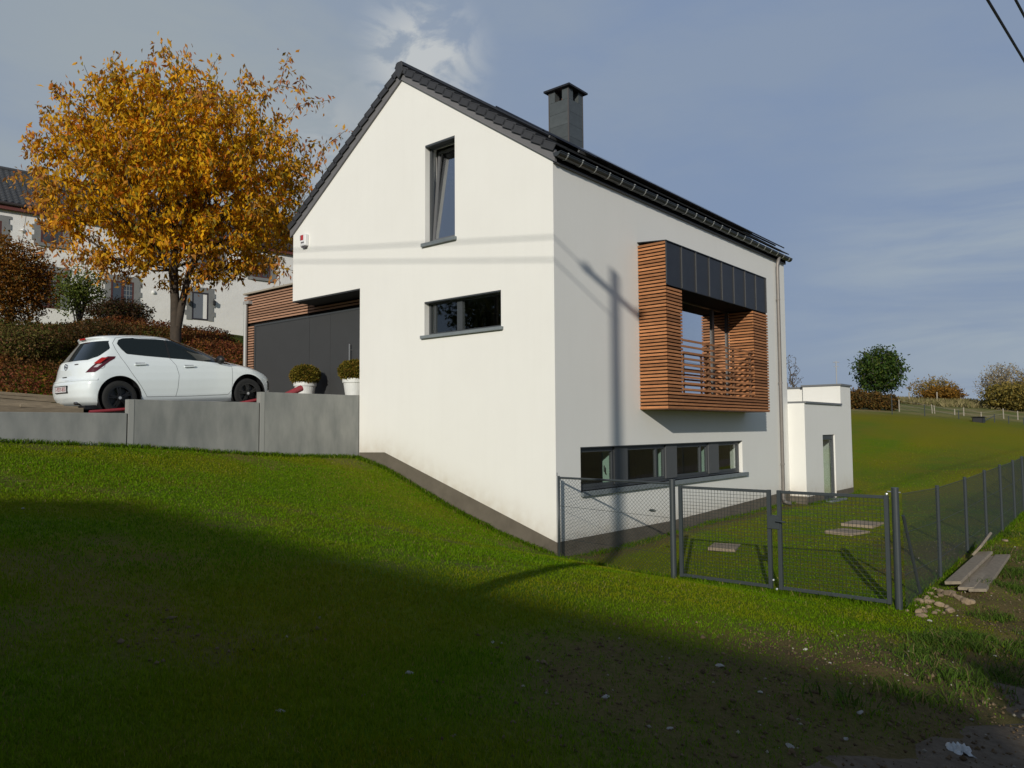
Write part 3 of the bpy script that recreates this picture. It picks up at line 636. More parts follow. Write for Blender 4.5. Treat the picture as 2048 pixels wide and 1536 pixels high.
# chimney clad in dark panels
CX0, CX1, CY0, CY1 = 3.34, 3.95, 2.0, 2.60
ch = MB(); ch.box(CX0 + 0.02, CX1 - 0.02, CY0 + 0.02, CY1 - 0.02, 8.7, 10.30); ch = ch.build('chimney', dark_m, house)
clad = mat('chimney_slate', (0.072, 0.082, 0.084), 0.5, var=0.4, vscale=6, obj_var=0.12); rows_z = [8.75 + 0.31 * i for i in range(6)]
for i, z in enumerate(rows_z):
    zt = min(z + 0.305, 10.36)
    if i == 5: continue
    MB().box(CX0, CX0 + 0.018, CY0 + 0.03, CY1 - 0.03, z, zt).build('cladding_panel', clad, ch); MB().box(CX1 - 0.018, CX1, CY0 + 0.03, CY1 - 0.03, z, zt).build('cladding_panel', clad, ch)
    MB().box(CX0 + 0.03, CX1 - 0.03, CY0, CY0 + 0.018, z, zt).build('cladding_panel', clad, ch); MB().box(CX0 + 0.03, CX1 - 0.03, CY1 - 0.018, CY1, z, zt).build('cladding_panel', clad, ch)
tp = MB()
for x in (CX0, CX1 - 0.19):
    for y in (CY0, CY1 - 0.19): tp.box(x, x + 0.19, y, y + 0.19, 10.30, 10.575)
tp.build('chimney_crown', clad, ch); MB().lathe([(0.0, 10.31), (0.10, 10.31), (0.10, 10.46), (0.0, 10.47)], ((CX0 + CX1) / 2, (CY0 + CY1) / 2, 0), 14).build('chimney_pot', mat('terracotta', (0.40, 0.20, 0.13), 0.8), ch)
for x in (CX0 - 0.004, CX1 - 0.026):
    for y in (CY0 - 0.004, CY1 - 0.026): MB().box(x, x + 0.03, y, y + 0.03, 8.75, 10.57).build('corner_trim', mat('trim_bronze', (0.085, 0.075, 0.070), 0.5), ch)
cp = MB(); a = 0.09; zc = 10.578
cp.add([(CX0 - a, CY0 - a, zc), (CX1 + a, CY0 - a, zc), (CX1 + a, CY1 + a, zc), (CX0 - a, CY1 + a, zc), (CX0 - a, CY0 - a, zc + 0.045), (CX1 + a, CY0 - a, zc + 0.045), (CX1 + a, CY1 + a, zc + 0.045), (CX0 - a, CY1 + a, zc + 0.045), ((CX0 + CX1) / 2, (CY0 + CY1) / 2, zc + 0.11)],
       [(0, 3, 2, 1), (0, 1, 5, 4), (1, 2, 6, 5), (2, 3, 7, 6), (3, 0, 4, 7), (4, 5, 8), (5, 6, 8), (6, 7, 8), (7, 4, 8)])
cp.build('chimney_cap', zinc_m, ch)
# alarm box on the gable
ay, az = onx(609, 481, -0.05)[1:3]
ab = MB(); ab.box(-0.11, -0.002, ay - 0.11, ay + 0.11, az - 0.15, az + 0.15); ab = ab.build('alarm_box', mat('alarm_white', (0.74, 0.73, 0.72), 0.4), house, bevel=0.012, label='small white alarm box with red and grey badge')
MB().box(-0.116, -0.112, ay - 0.03, ay + 0.075, az + 0.0, az + 0.13).build('red_badge', mat('badge_red', (0.45, 0.03, 0.03), 0.4), ab)
MB().box(-0.116, -0.112, ay + 0.076, ay + 0.105, az + 0.0, az + 0.13).build('grey_badge', mat('badge_grey', (0.25, 0.25, 0.27), 0.4), ab)
for k in range(3): MB().box(-0.1155, -0.112, ay - 0.06 + k * 0.045, ay - 0.025 + k * 0.045, az - 0.08, az - 0.045).build('lettering', mat('badge_dark', (0.10, 0.09, 0.10), 0.5), ab)
MB().box(-0.09, -0.02, ay - 0.08, ay + 0.08, az - 0.185, az - 0.151).build('strobe_lens', mat('badge_dark', (0.1, 0.09, 0.1), 0.5), ab)

# --- cedar bay with zinc hood
bay = MB(); bay.box(BX0 + 0.03, BX1 - 0.03, -BD + 0.03, -0.003, BZ0 + 0.02, BZ0 + 0.34)                         # floor beam
bay.box(BX0 + 0.03, BXL - 0.03, -BD + 0.03, -0.003, BZ0 + 0.341, BZ1 - 0.02); bay.box(BXR + 0.03, BX1 - 0.03, -BD + 0.03, -0.003, BZ0 + 0.341, BZZ - 0.001)
bay.box(BXL - 0.029, BX1 - 0.10, -BD + 0.03, -0.003, BZZ, BZ1 - 0.03)

bay = bay.build('bay_window', dark_m, house, label='cedar slatted bay with black zinc hood and open balustrade')
MB().box(BX0 + 0.004, BX1 - 0.004, -BD + 0.004, -0.004, BZ0, BZ0 + 0.018).build('bay_soffit', mat('soffit_wood', (0.20, 0.085, 0.035), 0.7, var=0.4), bay)
PITCH = 0.0747; SH = 0.046
def slat_run(x0, x1, y0, y1, z_lo, z_hi, m=wood_m, parent=bay, name='slat', n0=0, base=BZ0 + 0.02):
    proto = None; k = 0; out = []
    while True:
        z = base + k * PITCH; k += 1
        if z < z_lo - 1e-6: continue
        if z + SH > z_hi + 1e-6: break
        if proto is None:
            proto = MB().box(x0, x1, y0, y1, z, z + SH).build(name, m, parent); zp = z; out.append(proto); continue
        c = proto.copy(); COL.objects.link(c); c.parent = parent; c.location = (0, 0, z - zp); out.append(c)
    return out
slat_run(BX0, BX0 + 0.024, -BD, -0.004, BZ0, BZ1)                              # left cheek
slat_run(BX0 + 0.0245, BXL, -BD, -BD + 0.024, BZ0, BZZ)                         # front, left of the opening
slat_run(BXR, BX1 + 0.0, -BD, -BD + 0.024, BZ0 + 0.36, BZZ)                     # front, right of the opening
slat_run(BXL + 0.0005, BX1 + 0.0, -BD, -BD + 0.024, BZ0, BZ0 + 0.40)            # below the opening
slat_run(BXR, BXR + 0.024, -BD + 0.0245, 0.015, BZ0 + 0.38, BZZ)                 # inside of the right cheek
slat_run(BX1 - 0.024, BX1, -BD + 0.0245, -0.004, BZ0, BZZ)                      # outside of the right cheek
slat_run(BXL - 0.024, BXL, -BD + 0.0245, 0.015, BZ0 + 0.38, BZZ)                 # inside of the left cheek
bs = MB().box(BXL + 0.001, BXR - 0.001, -BD + 0.002, -BD + 0.026, BZ0 + 0.42, BZ0 + 0.465).build('balustrade_slat', wood_m, bay)
for k in range(1, 9):
    c = bs.copy(); COL.objects.link(c); c.parent = bay; c.location = (0, 0, k * 0.135)
for px in (1417, 1467, 1500):
    ux = float(ony(px, 750, -BD + 0.05)[0]); MB().box(ux - 0.02, ux + 0.02, -BD + 0.028, -BD + 0.07, BZ0 + 0.34, BZ0 + 0.42 + 8 * 0.135 + 0.06).build('balustrade_post', mat('post_wood', (0.16, 0.075, 0.035), 0.7), bay)
MB().box(BXL, BXR, -BD + 0.08, 0.012, BZ0 + 0.341, BZ0 + 0.36).build('balcony_floor', mat('deck_wood', (0.20, 0.12, 0.07), 0.8), bay)
# zinc hood: panels with standing seams
np_ = 8; zw = (BX1 - 0.10 - (BX0 + 0.026)) / np_
for k in range(np_):
    a = BX0 + 0.026 + k * zw; MB().box(a + 0.004, a + zw - 0.004, -BD - 0.004, -BD + 0.02, BZZ - 0.015, BZ1 - 0.012).build('zinc_panel', zinc_m, bay)
    MB().box(a + zw - 0.010, a + zw + 0.010, -BD - 0.028, -BD - 0.0045, BZZ - 0.01, BZ1 - 0.01).build('zinc_seam', mat('seam_zinc', (0.075, 0.075, 0.075), 0.4, metal=0.4), bay)
MB().box(BX0 + 0.005, BX0 + 0.025, -BD - 0.022, -BD - 0.002, BZZ, BZ1 + 0.01).build('zinc_edge', mat('seam_zinc', (0.075, 0.075, 0.075), 0.4), bay)
MB().prism([(BX0 - 0.01, -BD - 0.03, BZ1 - 0.006), (BX0 - 0.01, -0.002, BZ1 + 0.05), (BX0 - 0.01, -0.002, BZ1 + 0.07), (BX0 - 0.01, -BD - 0.03, BZ1 + 0.014)], (BX1 - BX0 - 0.08, 0, 0)).build('zinc_top', zinc_m, bay)
MB().box(BXL - 0.02, BX1 - 0.11, -BD + 0.001, 0.012, BZZ - 0.03, BZZ - 0.002).build('hood_soffit', dark_m, bay)
# glazed doors behind the bay
gd = MB(); frame_xz(gd, 0.02, 0.09, BXL, BXR, 2.985, 5.395, 0.07); m1 = float(ony(1425, 700, 0.05)[0]); m2 = float(ony(1455, 700, 0.05)[0])
for m_ in (m1, m2): gd.box(m_ - 0.06, m_ + 0.06, 0.015, 0.095, 3.06, 5.32)
gd = gd.build('balcony_door', mat('door_brown', (0.060, 0.052, 0.047), 0.5), house)
for a, b in ((BXL + 0.07, m1 - 0.06), (m1 + 0.06, m2 - 0.06), (m2 + 0.06, BXR - 0.07)): MB().box(a, b, 0.05, 0.06, 3.055, 5.325).build('pane', glass_mat('door_glass', (0.62, 0.66, 0.66), 5.5), gd)
cu = MB(); cX = float(ony(1444, 720, 0.3)[0]); xs = np.linspace(cX - 0.16, cX + 0.16, 22)
cu.add([(x, 0.30 + 0.03 * math.sin(i * 1.9), z) for z in (3.05, 5.3) for i, x in enumerate(xs)], [(i, i + 1, 23 + i, 22 + i) for i in range(21)])
cu.build('curtain', mat('curtain_cream', (0.62, 0.62, 0.50), 0.9), gd)

# --- garage wing with slatted front
GX0 = 0.69; GYL = 11.89; GZT = 6.31
dY1 = float(onx(511, 660, GX0)[1]); dY0 = 6.0; dZ1 = 5.33
gar = MB(); gar.box(GX0 + 0.05, 7.5, HW + 0.003, GYL - 0.02, 2.2, GZT - 0.03); gar.box(GX0 + 0.05, GX0 + 0.30, 5.70, HW - 0.001, 3.0, 5.64)
gar = gar.build('garage', dark_m, house, label='garage wing with larch slats and wide charcoal door')
slat_run(GX0 - 0.024, GX0, HW + 0.004, GYL, dZ1 + 0.05, GZT, woodg_m, gar, base=3.06)
slat_run(GX0 - 0.024, GX0, 5.70, HW + 0.003, dZ1 + 0.05, 5.61, woodg_m, gar, base=3.06)
slat_run(GX0 - 0.024, GX0, dY1 + 0.06, GYL, 3.05, dZ1 + 0.05, woodg_m, gar, base=3.06)
MB().box(GX0 - 0.05, 7.55, HW + 0.002, GYL + 0.03, GZT, GZT + 0.045).build('coping', mat('coping_beige', (0.34, 0.30, 0.24), 0.6), gar)
MB().box(GX0 - 0.005, GX0 + 0.045, 5.71, dY1 + 0.05, dZ1, dZ1 + 0.05).build('door_head', frame_m, gar); MB().box(GX0 - 0.005, GX0 + 0.045, dY1, dY1 + 0.05, 3.1, dZ1).build('door_jamb', frame_m, gar)
j1 = float(onx(660, 700, GX0)[1]); j2 = float(onx(618, 700, GX0)[1])
MB().box(GX0 + 0.012, GX0 + 0.048, j2 + 0.007, dY1 - 0.006, 3.12, dZ1 - 0.004).build('garage_door', door_m, gar)
MB().box(GX0 + 0.010, GX0 + 0.048, j1 + 0.006, j2 - 0.006, 3.12, dZ1 - 0.004).build('side_panel', door_m, gar)
fd = MB().box(GX0 + 0.006, GX0 + 0.048, 5.72, j1 - 0.006, 3.12, dZ1 - 0.004).build('front_door', door_m, gar)
hy = float(onx(699, 705, GX0 - 0.07)[1]); hz1 = float(onx(699, 688, GX0 - 0.07)[2]); hz0 = hz1 - 0.75
MB().tube([(GX0 - 0.07, hy, hz0), (GX0 - 0.07, hy, hz1)], 0.017, 8).tube([(GX0 - 0.07, hy, hz1 - 0.15), (GX0 + 0.01, hy, hz1 - 0.15)], 0.011, 6).tube([(GX0 - 0.07, hy, hz1 - 0.55), (GX0 + 0.01, hy, hz1 - 0.55)], 0.011, 6).build('door_handle', steel_m, gar)
py_ = float(onx(491, 660, GX0 - 0.1)[1])
MB().tube([(GX0 - 0.10, py_, 6.08), (GX0 - 0.10, py_, 3.05)], 0.055, 10).build('downpipe', mat('pipe_grey', (0.36, 0.36, 0.35), 0.5, metal=0.2), gar)
MB().box(GX0 - 0.15, GX0 + 0.0, py_ - 0.22, py_ + 0.07, 6.0, 6.09).build('pipe_head', mat('pipe_grey', (0.36, 0.36, 0.35), 0.5), gar)

# --- low annex at the far end
AY = -0.50; AX0 = HL + 0.004; AX1 = 16.52; AT = 3.03; BXB = 15.40
an = MB(); an.box(AX0, AX1, AY, 4.5, -0.3, AT); an = an.build('annex', render_m, house, label='low white annex with grey copings and narrow glazed door')
ADX0, ADX1 = 13.44, 14.66
boolean(an, [cbox(ADX0, ADX1, AY - 1, AY + 0.45, -0.05, 2.06)])
tb = MB().box(BXB, AX1 + 0.001, AY + 0.001, 0.75, AT + 0.001, 3.70).build('raised_block', render_m, an)
MB().box(BXB + 0.2, AX1 + 0.3, 0.752, 2.0, AT + 0.001, 3.66).build('raised_block', render_m, an)
MB().box(AX0 - 0.0, BXB - 0.003, AY - 0.05, 4.55, AT + 0.002, AT + 0.06).build('coping', mat('coping_grey', (0.16, 0.165, 0.17), 0.5), an)
MB().box(BXB - 0.05, AX1 + 0.05, AY - 0.05, 0.80, 3.702, 3.76).build('coping', mat('coping_grey', (0.16, 0.165, 0.17), 0.5), an)
MB().box(BXB + 0.15, AX1 + 0.35, 0.805, 2.05, 3.662, 3.71).build('coping', mat('coping_grey', (0.16, 0.165, 0.17), 0.5), an)
for q_ in ((AX0 + 0.004, ADX0 - 0.003, AY - 0.010, AY - 0.002, -0.3, 0.22), (ADX1 + 0.003, AX1, AY - 0.010, AY - 0.002, -0.3, 0.22), (AX0 - 0.012, AX0 - 0.002, AY - 0.010, -0.014, -0.3, 0.24)): MB().box(*q_).build('plinth', plinth_m, an)
ad = frame_xz(MB(), AY + 0.05, AY + 0.12, ADX0, ADX1, 0.0, 2.055, 0.15).build('annex_door', frame_m, an)
MB().box(ADX0 + 0.15, ADX1 - 0.15, AY + 0.08, AY + 0.09, 0.1, 1.955).build('pane', glass_mat('annex_glass', (0.92, 0.96, 0.94), 1.0), an)
MB().box(ADX0 - 0.3, ADX1 + 0.4, AY + 0.40, AY + 0.44, 0.0, 2.3).build('blind', mat('door_blind', (0.27, 0.36, 0.31), 0.9), an)
MB().box(ADX0 - 0.15, ADX1 + 0.1, AY - 0.30, AY + 0.045, -0.06, 0.0).build('door_step', sill_m, an)
# ------------------------------------------------------------------ fences and gate
steel_g = mat('fence_anthracite', (0.038, 0.046, 0.050), 0.45, var=0.3, vscale=8, col2=(0.055, 0.064, 0.066))
wire_m = mat('fence_wire', (0.030, 0.038, 0.036), 0.5)
bolt_m = mat('galvanised', (0.55, 0.56, 0.56), 0.35, metal=0.7)
FX = -0.12
def gpt(px, py, x=FX): return onx(px, py, x)
def diag_mesh(mb, A, B, z0a, z1a, z0b, z1b, pitch, r):
    """chain link between A and B (xy) as two sets of crossing wires"""
    A = np.array(A, float); B = np.array(B, float); Ln = np.linalg.norm(B - A); h = max(z1a - z0a, z1b - z0b); u = (B - A) / Ln
    lo = lambda s: z0a + (z0b - z0a) * s / Ln; hi = lambda s: z1a + (z1b - z1a) * s / Ln
    for sgn in (1, -1):
        k = -h
        while k < Ln + h:
            s0, s1 = (k, k + h) if sgn > 0 else (k + h, k)
            t0, t1 = 0.0, 1.0; ds = s1 - s0
            lo_t = (0 - s0) / ds; hi_t = (Ln - s0) / ds
            if lo_t > hi_t: lo_t, hi_t = hi_t, lo_t
            t0 = max(t0, lo_t); t1 = min(t1, hi_t)
            if t1 - t0 > 0.01:
                P = []
                for t in (t0, t1):
                    s = s0 + ds * t; z = lo(s) + (hi(s) - lo(s)) * t; q = A + u * s; P.append((q[0], q[1], z))
                mb.tube(P, r, 3, cap=False)
            k += pitch
def post(mb, x, y, z0, z1, r=0.03, n=10): return mb.tube([(x, y, z0), (x, y, z1)], r, n)
# short chain-link panel between the house corner and the gate
yA = float(gpt(1118, 1030)[1]); yB = float(gpt(1346, 1060)[1]); zt = float(gpt(1118, 952)[2])
fp = thing('chain_link_fence', 'short chain link fence panel between the house corner and the gate', 'fence', (FX, (yA + yB) / 2, 0))
post(MB(), FX, yA, -0.3, zt, 0.024).build('post', steel_g, fp, smooth=True)
MB().tube([(FX, yA, zt - 0.03), (FX, yB, zt - 0.04)], 0.019, 8).build('top_rail', steel_g, fp)
cm = MB(); diag_mesh(cm, (FX, yA), (FX, yB), -0.05, zt - 0.03, -0.08, zt - 0.04, 0.068, 0.0023)
cm.build('chain_mesh', wire_m, fp, fix=False, kind='stuff')
for z in (0.93, 0.35): MB().tube([(FX - 0.004, yA, z), (FX - 0.004, yB, z - 0.06)], 0.003, 4).build('tension_wire', wire_m, fp)
tb_ = gpt(1305, 1021); MB().lathe([(0.004, -0.07), (0.022, -0.035), (0.022, 0.035), (0.004, 0.07)], tuple(tb_), 8, 'y').build('tensioner', wire_m, fp)
MB().tube([(FX - 0.02, yA + 0.02, zt), (FX - 0.02, yA + 0.02, zt + 0.06)], 0.006, 5).build('wire_end', steel_g, fp)
# double gate
gate = thing('double_gate', 'dark grey double leaf mesh garden gate with central lock', 'gate', (FX, float(gpt(1550, 1100)[1]), -0.12))
yP1 = yB; yP2 = float(gpt(1794, 1100)[1])
for y_, top in ((yP1, float(gpt(1346, 960)[2])), (yP2, float(gpt(1794, 977)[2]))):
    g = MB(); post(g, FX, y_, -0.4, top, 0.047, 14); g.tube([(FX, y_, top), (FX, y_, top + 0.012)], [0.051, 0.046], 14); g.build('gate_post', steel_g, gate, smooth=False)
leafs = ((float(gpt(1359, 1060)[1]), float(gpt(1543, 1060)[1])), (float(gpt(1556, 1060)[1]), float(gpt(1779, 1060)[1])))
GZ0 = -0.045; GZ1 = float(gpt(1358, 971)[2])
for ya_, yb_ in leafs:
    a, b = max(ya_, yb_), min(ya_, yb_); t = 0.028
    lf = MB(); lf.box(FX - t, FX + t, a - 2 * t, a, GZ0, GZ1 + 0.035 * 0).box(FX - t, FX + t, b, b + 2 * t, GZ0, GZ1); lf.box(FX - 0.02, FX + 0.02, b + 2 * t, a - 2 * t, GZ1 - 0.045, GZ1 - 0.004).box(FX - 0.02, FX + 0.02, b + 2 * t, a - 2 * t, GZ0 + 0.004, GZ0 + 0.05)
    lf = lf.build('gate_leaf', steel_g, gate, bevel=0.004); gm_ = MB(); y = b + 2 * t + 0.05
    while y < a - 2 * t - 0.01: gm_.tube([(FX, y, GZ0 + 0.05), (FX, y, GZ1 - 0.04)], 0.0030, 3, cap=False); y += 0.052
    z = GZ0 + 0.10
    while z < GZ1 - 0.05: gm_.tube([(FX + 0.004, b + 2 * t, z), (FX + 0.004, a - 2 * t, z)], 0.0030, 3, cap=False); z += 0.052
    gm_.build('wire_grid', wire_m, lf, fix=False, kind='stuff')
yL = float(gpt(1549, 1045)[1]); zL = float(gpt(1549, 1044)[2])
lk = MB(); lk.box(FX - 0.045, FX + 0.045, yL - 0.085, yL + 0.10, zL - 0.10, zL + 0.10); lk.build('lock_box', steel_g, gate, bevel=0.008)
MB().tube([(FX - 0.05, yL - 0.05, zL + 0.03), (FX - 0.10, yL - 0.06, zL + 0.03), (FX - 0.105, yL - 0.20, zL + 0.02)], 0.013, 8).build('lock_handle', steel_g, gate)
for px, py in ((1773, 988), (1547, 1160), (1554, 1178)):
    q = gpt(px, py, FX - 0.04); MB().lathe([(0.0, -0.02), (0.016, -0.015), (0.016, 0.015), (0.0, 0.02)], tuple(q), 8, 'x').build('hinge_bolt', bolt_m, gate)
q = gpt(1783, 980, FX); MB().tube([(FX, float(q[1]) + 0.05, float(q[2]) - 0.02), (FX, yP2 - 0.07, float(q[2]) - 0.03)], 0.008, 6).build('hinge_pin', bolt_m, gate)
# long chain-link fence beside the lane
FY = -5.82
gf = thing('garden_fence', 'long dark chain link fence running along the lane to the right', 'fence', (2.0, FY, 0))
xs_ = [float(ony(a, b, FY)[0]) for a, b in ((1874, 972), (1929, 955), (1968, 941), (1999, 930), (2025, 921), (2043, 913))]; zs_ = [float(ony(a, b, FY)[2]) for a, b in ((1874, 972), (1929, 955), (1968, 941), (1999, 930), (2025, 921), (2043, 913))]
xs_ += [xs_[-1] + 2.1 * k for k in (1, 2, 3)]; zs_ += [zs_[-1] + 0.05 * k for k in (1, 2, 3)]
for x, z in zip(xs_, zs_):
    g = MB(); post(g, x, FY, ground_z(x, FY) - 0.3, z, 0.028, 10); g.tube([(x, FY, z), (x, FY, z + 0.01)], [0.032, 0.026], 10); g.build('post', steel_g, gf)
pts = [(FX, 1.46)] + list(zip(xs_, zs_)); cm = MB()
for (xa, za), (xb, zb) in zip(pts[:-1], pts[1:]): diag_mesh(cm, (xa, FY), (xb, FY), ground_z(xa, FY) - 0.03, za - 0.03, ground_z(xb, FY) - 0.03, zb - 0.03, 0.062, 0.0021)
cm.build('chain_mesh', wire_m, gf, fix=False, kind='stuff')
for k in (0.03, 0.55, 1.1):
    MB().tube([(x, FY, z - k) for x, z in pts], 0.0035, 4).build('tension_wire', wire_m, gf)
s1 = onground(1858, 1192); MB().tube([(FX + 0.03, FY, 1.14), (float(s1[0]), FY, ground_z(s1[0], FY) - 0.05)], 0.021, 8).build('strut', steel_g, gf)

# rear garden fence and paddock fence on the hill
def far_post(px, py_top, D, h, r, name, m, parent, lean=0.0):
    p = atd(px, py_top, D); z0 = ground_z(p[0], p[1]) - 0.3
    return MB().tube([(p[0] + lean * 0.5, p[1], z0), (p[0], p[1], p[2])], r, 6).build(name, m, parent), p
rf = thing('rear_fence', 'thin dark wire fence crossing the hill behind the lawn', 'fence', tuple(atd(1917, 840, 52)))
P = []
for px, pt in ((1783, 791), (1848.7, 809.5), (1917, 821), (1988.5, 828), (2017, 832), (2047, 835)): P.append(far_post(px, pt, 52, 1.3, 0.03, 'post', steel_g, rf)[1])
for k in (0.05, 0.35, 0.65): MB().tube([p - np.array([0, 0, k]) for p in P], 0.006, 3, cap=False).build('wire', wire_m, rf)
a = atd(1988, 832, 52); b = atd(1953, 850, 52); MB().tube([a, b], 0.03, 6).build('strut', steel_g, rf)
pf = thing('paddock_fence', 'pale wooden paddock posts with white tape on the hill', 'fence', tuple(atd(1900, 840, 56)))
pale_post = mat('pale_post', (0.34, 0.30, 0.24), 0.8); P = []
for px, pt, ln in ((1797.7, 799, 0), (1863, 809, 0.4), (1868, 811, 0.4), (1909, 818, 0), (1927, 815, 0), (1962, 824, 0), (2006, 817, 0.3), (2035, 822, 0)): P.append(far_post(px, pt, 57, 1.2, 0.04, 'post', pale_post, pf, ln)[1])
for k in (0.08, 0.4): MB().tube([p - np.array([0, 0, k]) for p in P], 0.007, 3, cap=False).build('tape', mat('fence_tape', (0.40, 0.36, 0.30), 0.8), pf)
for i, (px, pt) in enumerate(((1818, 785), (1873.7, 784))):
    o, p = far_post(px, pt, 78, 1.2, 0.06, 'fence_post', pale_post, None); tag(o, ['pale single post on the ridge left of the yellow tree', 'pale single post on the ridge in front of yellow tree'][i], 'post', 'single posts on the ridge')
p = onground(1958, 856); t_ = thing('water_trough', 'black plastic trough at the edge of the hill lawn', 'trough', (p[0], p[1], p[2]))
p = atd(1958, 853, 50); gz_ = ground_z(p[0], p[1]); t_.location = (p[0], p[1], gz_); ORG[t_.name] = np.array([p[0], p[1], gz_])
MB().box(p[0] - 0.55, p[0] + 0.55, p[1] - 0.3, p[1] + 0.3, gz_ - 0.1, gz_ + 0.32).build('tub', mat('black_plastic', (0.012, 0.012, 0.013), 0.5), t_, bevel=0.04)
MB().box(p[0] - 0.62, p[0] + 0.62, p[1] - 0.37, p[1] + 0.37, gz_ + 0.322, gz_ + 0.38).build('rim', mat('black_plastic', (0.012, 0.012, 0.013), 0.5), t_, bevel=0.02)
# mast beyond the annex
p = atd(1672, 722, 62); mast = thing('antenna_mast', 'thin antenna mast rising behind the white annex', 'mast', (p[0], p[1], ground_z(p[0], p[1])))
MB().tube([(p[0], p[1], ground_z(p[0], p[1]) - 0.5), tuple(p)], 0.05, 6).build('pole', mat('mast_grey', (0.35, 0.36, 0.38), 0.6), mast)
MB().tube([p - _r * 0.25 - np.array([0, 0, 0.1]), p + _r * 0.25 - np.array([0, 0, 0.1])], 0.035, 5).tube([p - _r * 0.18 - np.array([0, 0, 0.45]), p + _r * 0.18 - np.array([0, 0, 0.45])], 0.03, 5).build('crossbar', mat('mast_grey', (0.35, 0.36, 0.38), 0.6), mast)
# ------------------------------------------------------------------ white hatchback; local x 0 (rear) .. 4 (front), right side is -y
car = thing('car', 'white five door hatchback with black wheels parked on the driveway', 'car', (0, 0, 0))
paint = mat('car_paint', (0.80, 0.85, 0.86), 0.22, var=0.05, vscale=2, coat=0.6)
cglass = mat('car_glass', (0.014, 0.019, 0.019), 0.03, spec=0.6); cblack = mat('car_black', (0.010, 0.010, 0.011), 0.5); gap_m = mat('panel_gap', (0.16, 0.17, 0.175), 0.7)
_xr = ([0.17, 0.25, 0.35, 0.48, 0.60, 0.66, 0.72, 0.85, 0.96, 1.02, 1.15, 1.28, 1.37, 1.405, 1.43, 1.455, 1.475, 1.488], [0.20, 0.08, 0.02, 0.0, 0.015, 0.05, 0.07, 0.09, 0.12, 0.165, 0.26, 0.36, 0.43, 0.40, 0.40, 0.52, 0.85, 1.30])
_xf = ([0.17, 0.25, 0.36, 0.50, 0.62, 0.70, 0.78, 0.85, 0.91, 0.955, 0.99, 1.03, 1.10, 1.20, 1.30, 1.38, 1.43, 1.465, 1.488], [3.88, 3.95, 3.99, 4.0, 3.97, 3.91, 3.78, 3.58, 3.33, 3.10, 2.94, 2.84, 2.69, 2.47, 2.23, 2.02, 1.85, 1.66, 1.45])
_wz = ([0.17, 0.24, 0.32, 0.45, 0.62, 0.75, 0.88, 0.96, 1.02, 1.20, 1.34, 1.40, 1.44, 1.465, 1.48, 1.488], [0.76, 0.82, 0.848, 0.862, 0.868, 0.858, 0.838, 0.815, 0.79, 0.705, 0.635, 0.595, 0.54, 0.46, 0.34, 0.10])
def cparams(z):
    xr = np.interp(z, *_xr); xf = np.interp(z, *_xf); w = np.interp(z, *_wz); ln = xf - xr
    Lr = min(np.interp(z, [0.2, 0.7, 1.05, 1.45], [0.30, 0.34, 0.42, 0.30]), 0.40 * ln); Lf = min(np.interp(z, [0.2, 0.7, 0.95, 1.1, 1.45], [0.80, 0.95, 1.0, 0.75, 0.45]), 0.50 * ln)
    return xr, xf, w, Lr, Lf, 2.7, 2.25
def cloop(z, kr=16, km=36, kf=22):
    """right-hand half outline at height z, rear centre to front centre: list of (x, halfwidth)"""
    xr, xf, w, Lr, Lf, nr, nf = cparams(z); out = []
    for i in range(kr): t = PI / 2 * i / kr; out.append((xr + Lr * (1 - max(math.cos(t), 0) ** (2 / nr)), w * math.sin(t) ** (2 / nr)))
    for i in range(km): out.append((xr + Lr + (xf - Lf - xr - Lr) * i / km, w))
    for i in range(kf + 1): t = PI / 2 * (1 - i / kf); out.append((xf - Lf * (1 - max(math.cos(t), 0) ** (2 / nf)), w * max(math.sin(t), 0) ** (2 / nf)))
    return [(x, y * (1 - 0.045 * ((x - 2.0) / 2) ** 2)) for x, y in out]
def cpoint(s, z, off=0.0):
    """surface point at arc length s from the rear centre (right side), pushed out by off"""
    L_ = np.array(cloop(z)); d = np.r_[0, np.cumsum(np.linalg.norm(np.diff(L_, axis=0), axis=1))]; sg = 1
    if s < 0: s = -s; sg = -1
    x = np.interp(s, d, L_[:, 0]); y = np.interp(s, d, L_[:, 1]); x2 = np.interp(s + 0.01, d, L_[:, 0]); y2 = np.interp(s + 0.01, d, L_[:, 1])
    tx, ty = x2 - x, y2 - y; n = math.hypot(tx, ty) + 1e-9; nx_, ny_ = -ty / n, tx / n
    return (x + nx_ * off, -(y + ny_ * off) * sg, z)
def cside(x, z):
    xr, xf, w, Lr, Lf, nr, nf = cparams(z); x = min(max(x, xr), xf); y = w
    if x < xr + Lr: y = w * max(1 - (1 - (x - xr) / Lr) ** nr, 0) ** (1 / nr)
    if x > xf - Lf: y = w * max(1 - (1 - (xf - x) / Lf) ** nf, 0) ** (1 / nf)
    return y * (1 - 0.045 * ((x - 2.0) / 2) ** 2)
zl = np.unique(np.r_[np.linspace(0.17, 0.70, 22), np.linspace(0.70, 1.05, 34), np.linspace(1.05, 1.40, 22), np.linspace(1.40, 1.488, 20)]); CV = []; CF = []
for z in zl:
    h = cloop(z); CV += [(x, -y, z) for x, y in h] + [(x, y, z) for x, y in h[-2:0:-1]]
nl = len(cloop(0.5)) * 2 - 2
for i in range(len(zl) - 1):
    for k in range(nl): CF.append((i * nl + k, i * nl + (k + 1) % nl, (i + 1) * nl + (k + 1) % nl, (i + 1) * nl + k))
CF += [tuple(range(nl))[::-1], tuple(range((len(zl) - 1) * nl, len(zl) * nl))]
cb = MB(); cb.v = CV; cb.f = CF; body = cb.build('body', paint, car)
AX = (0.66, 3.171); WR = 0.308
cuts = []
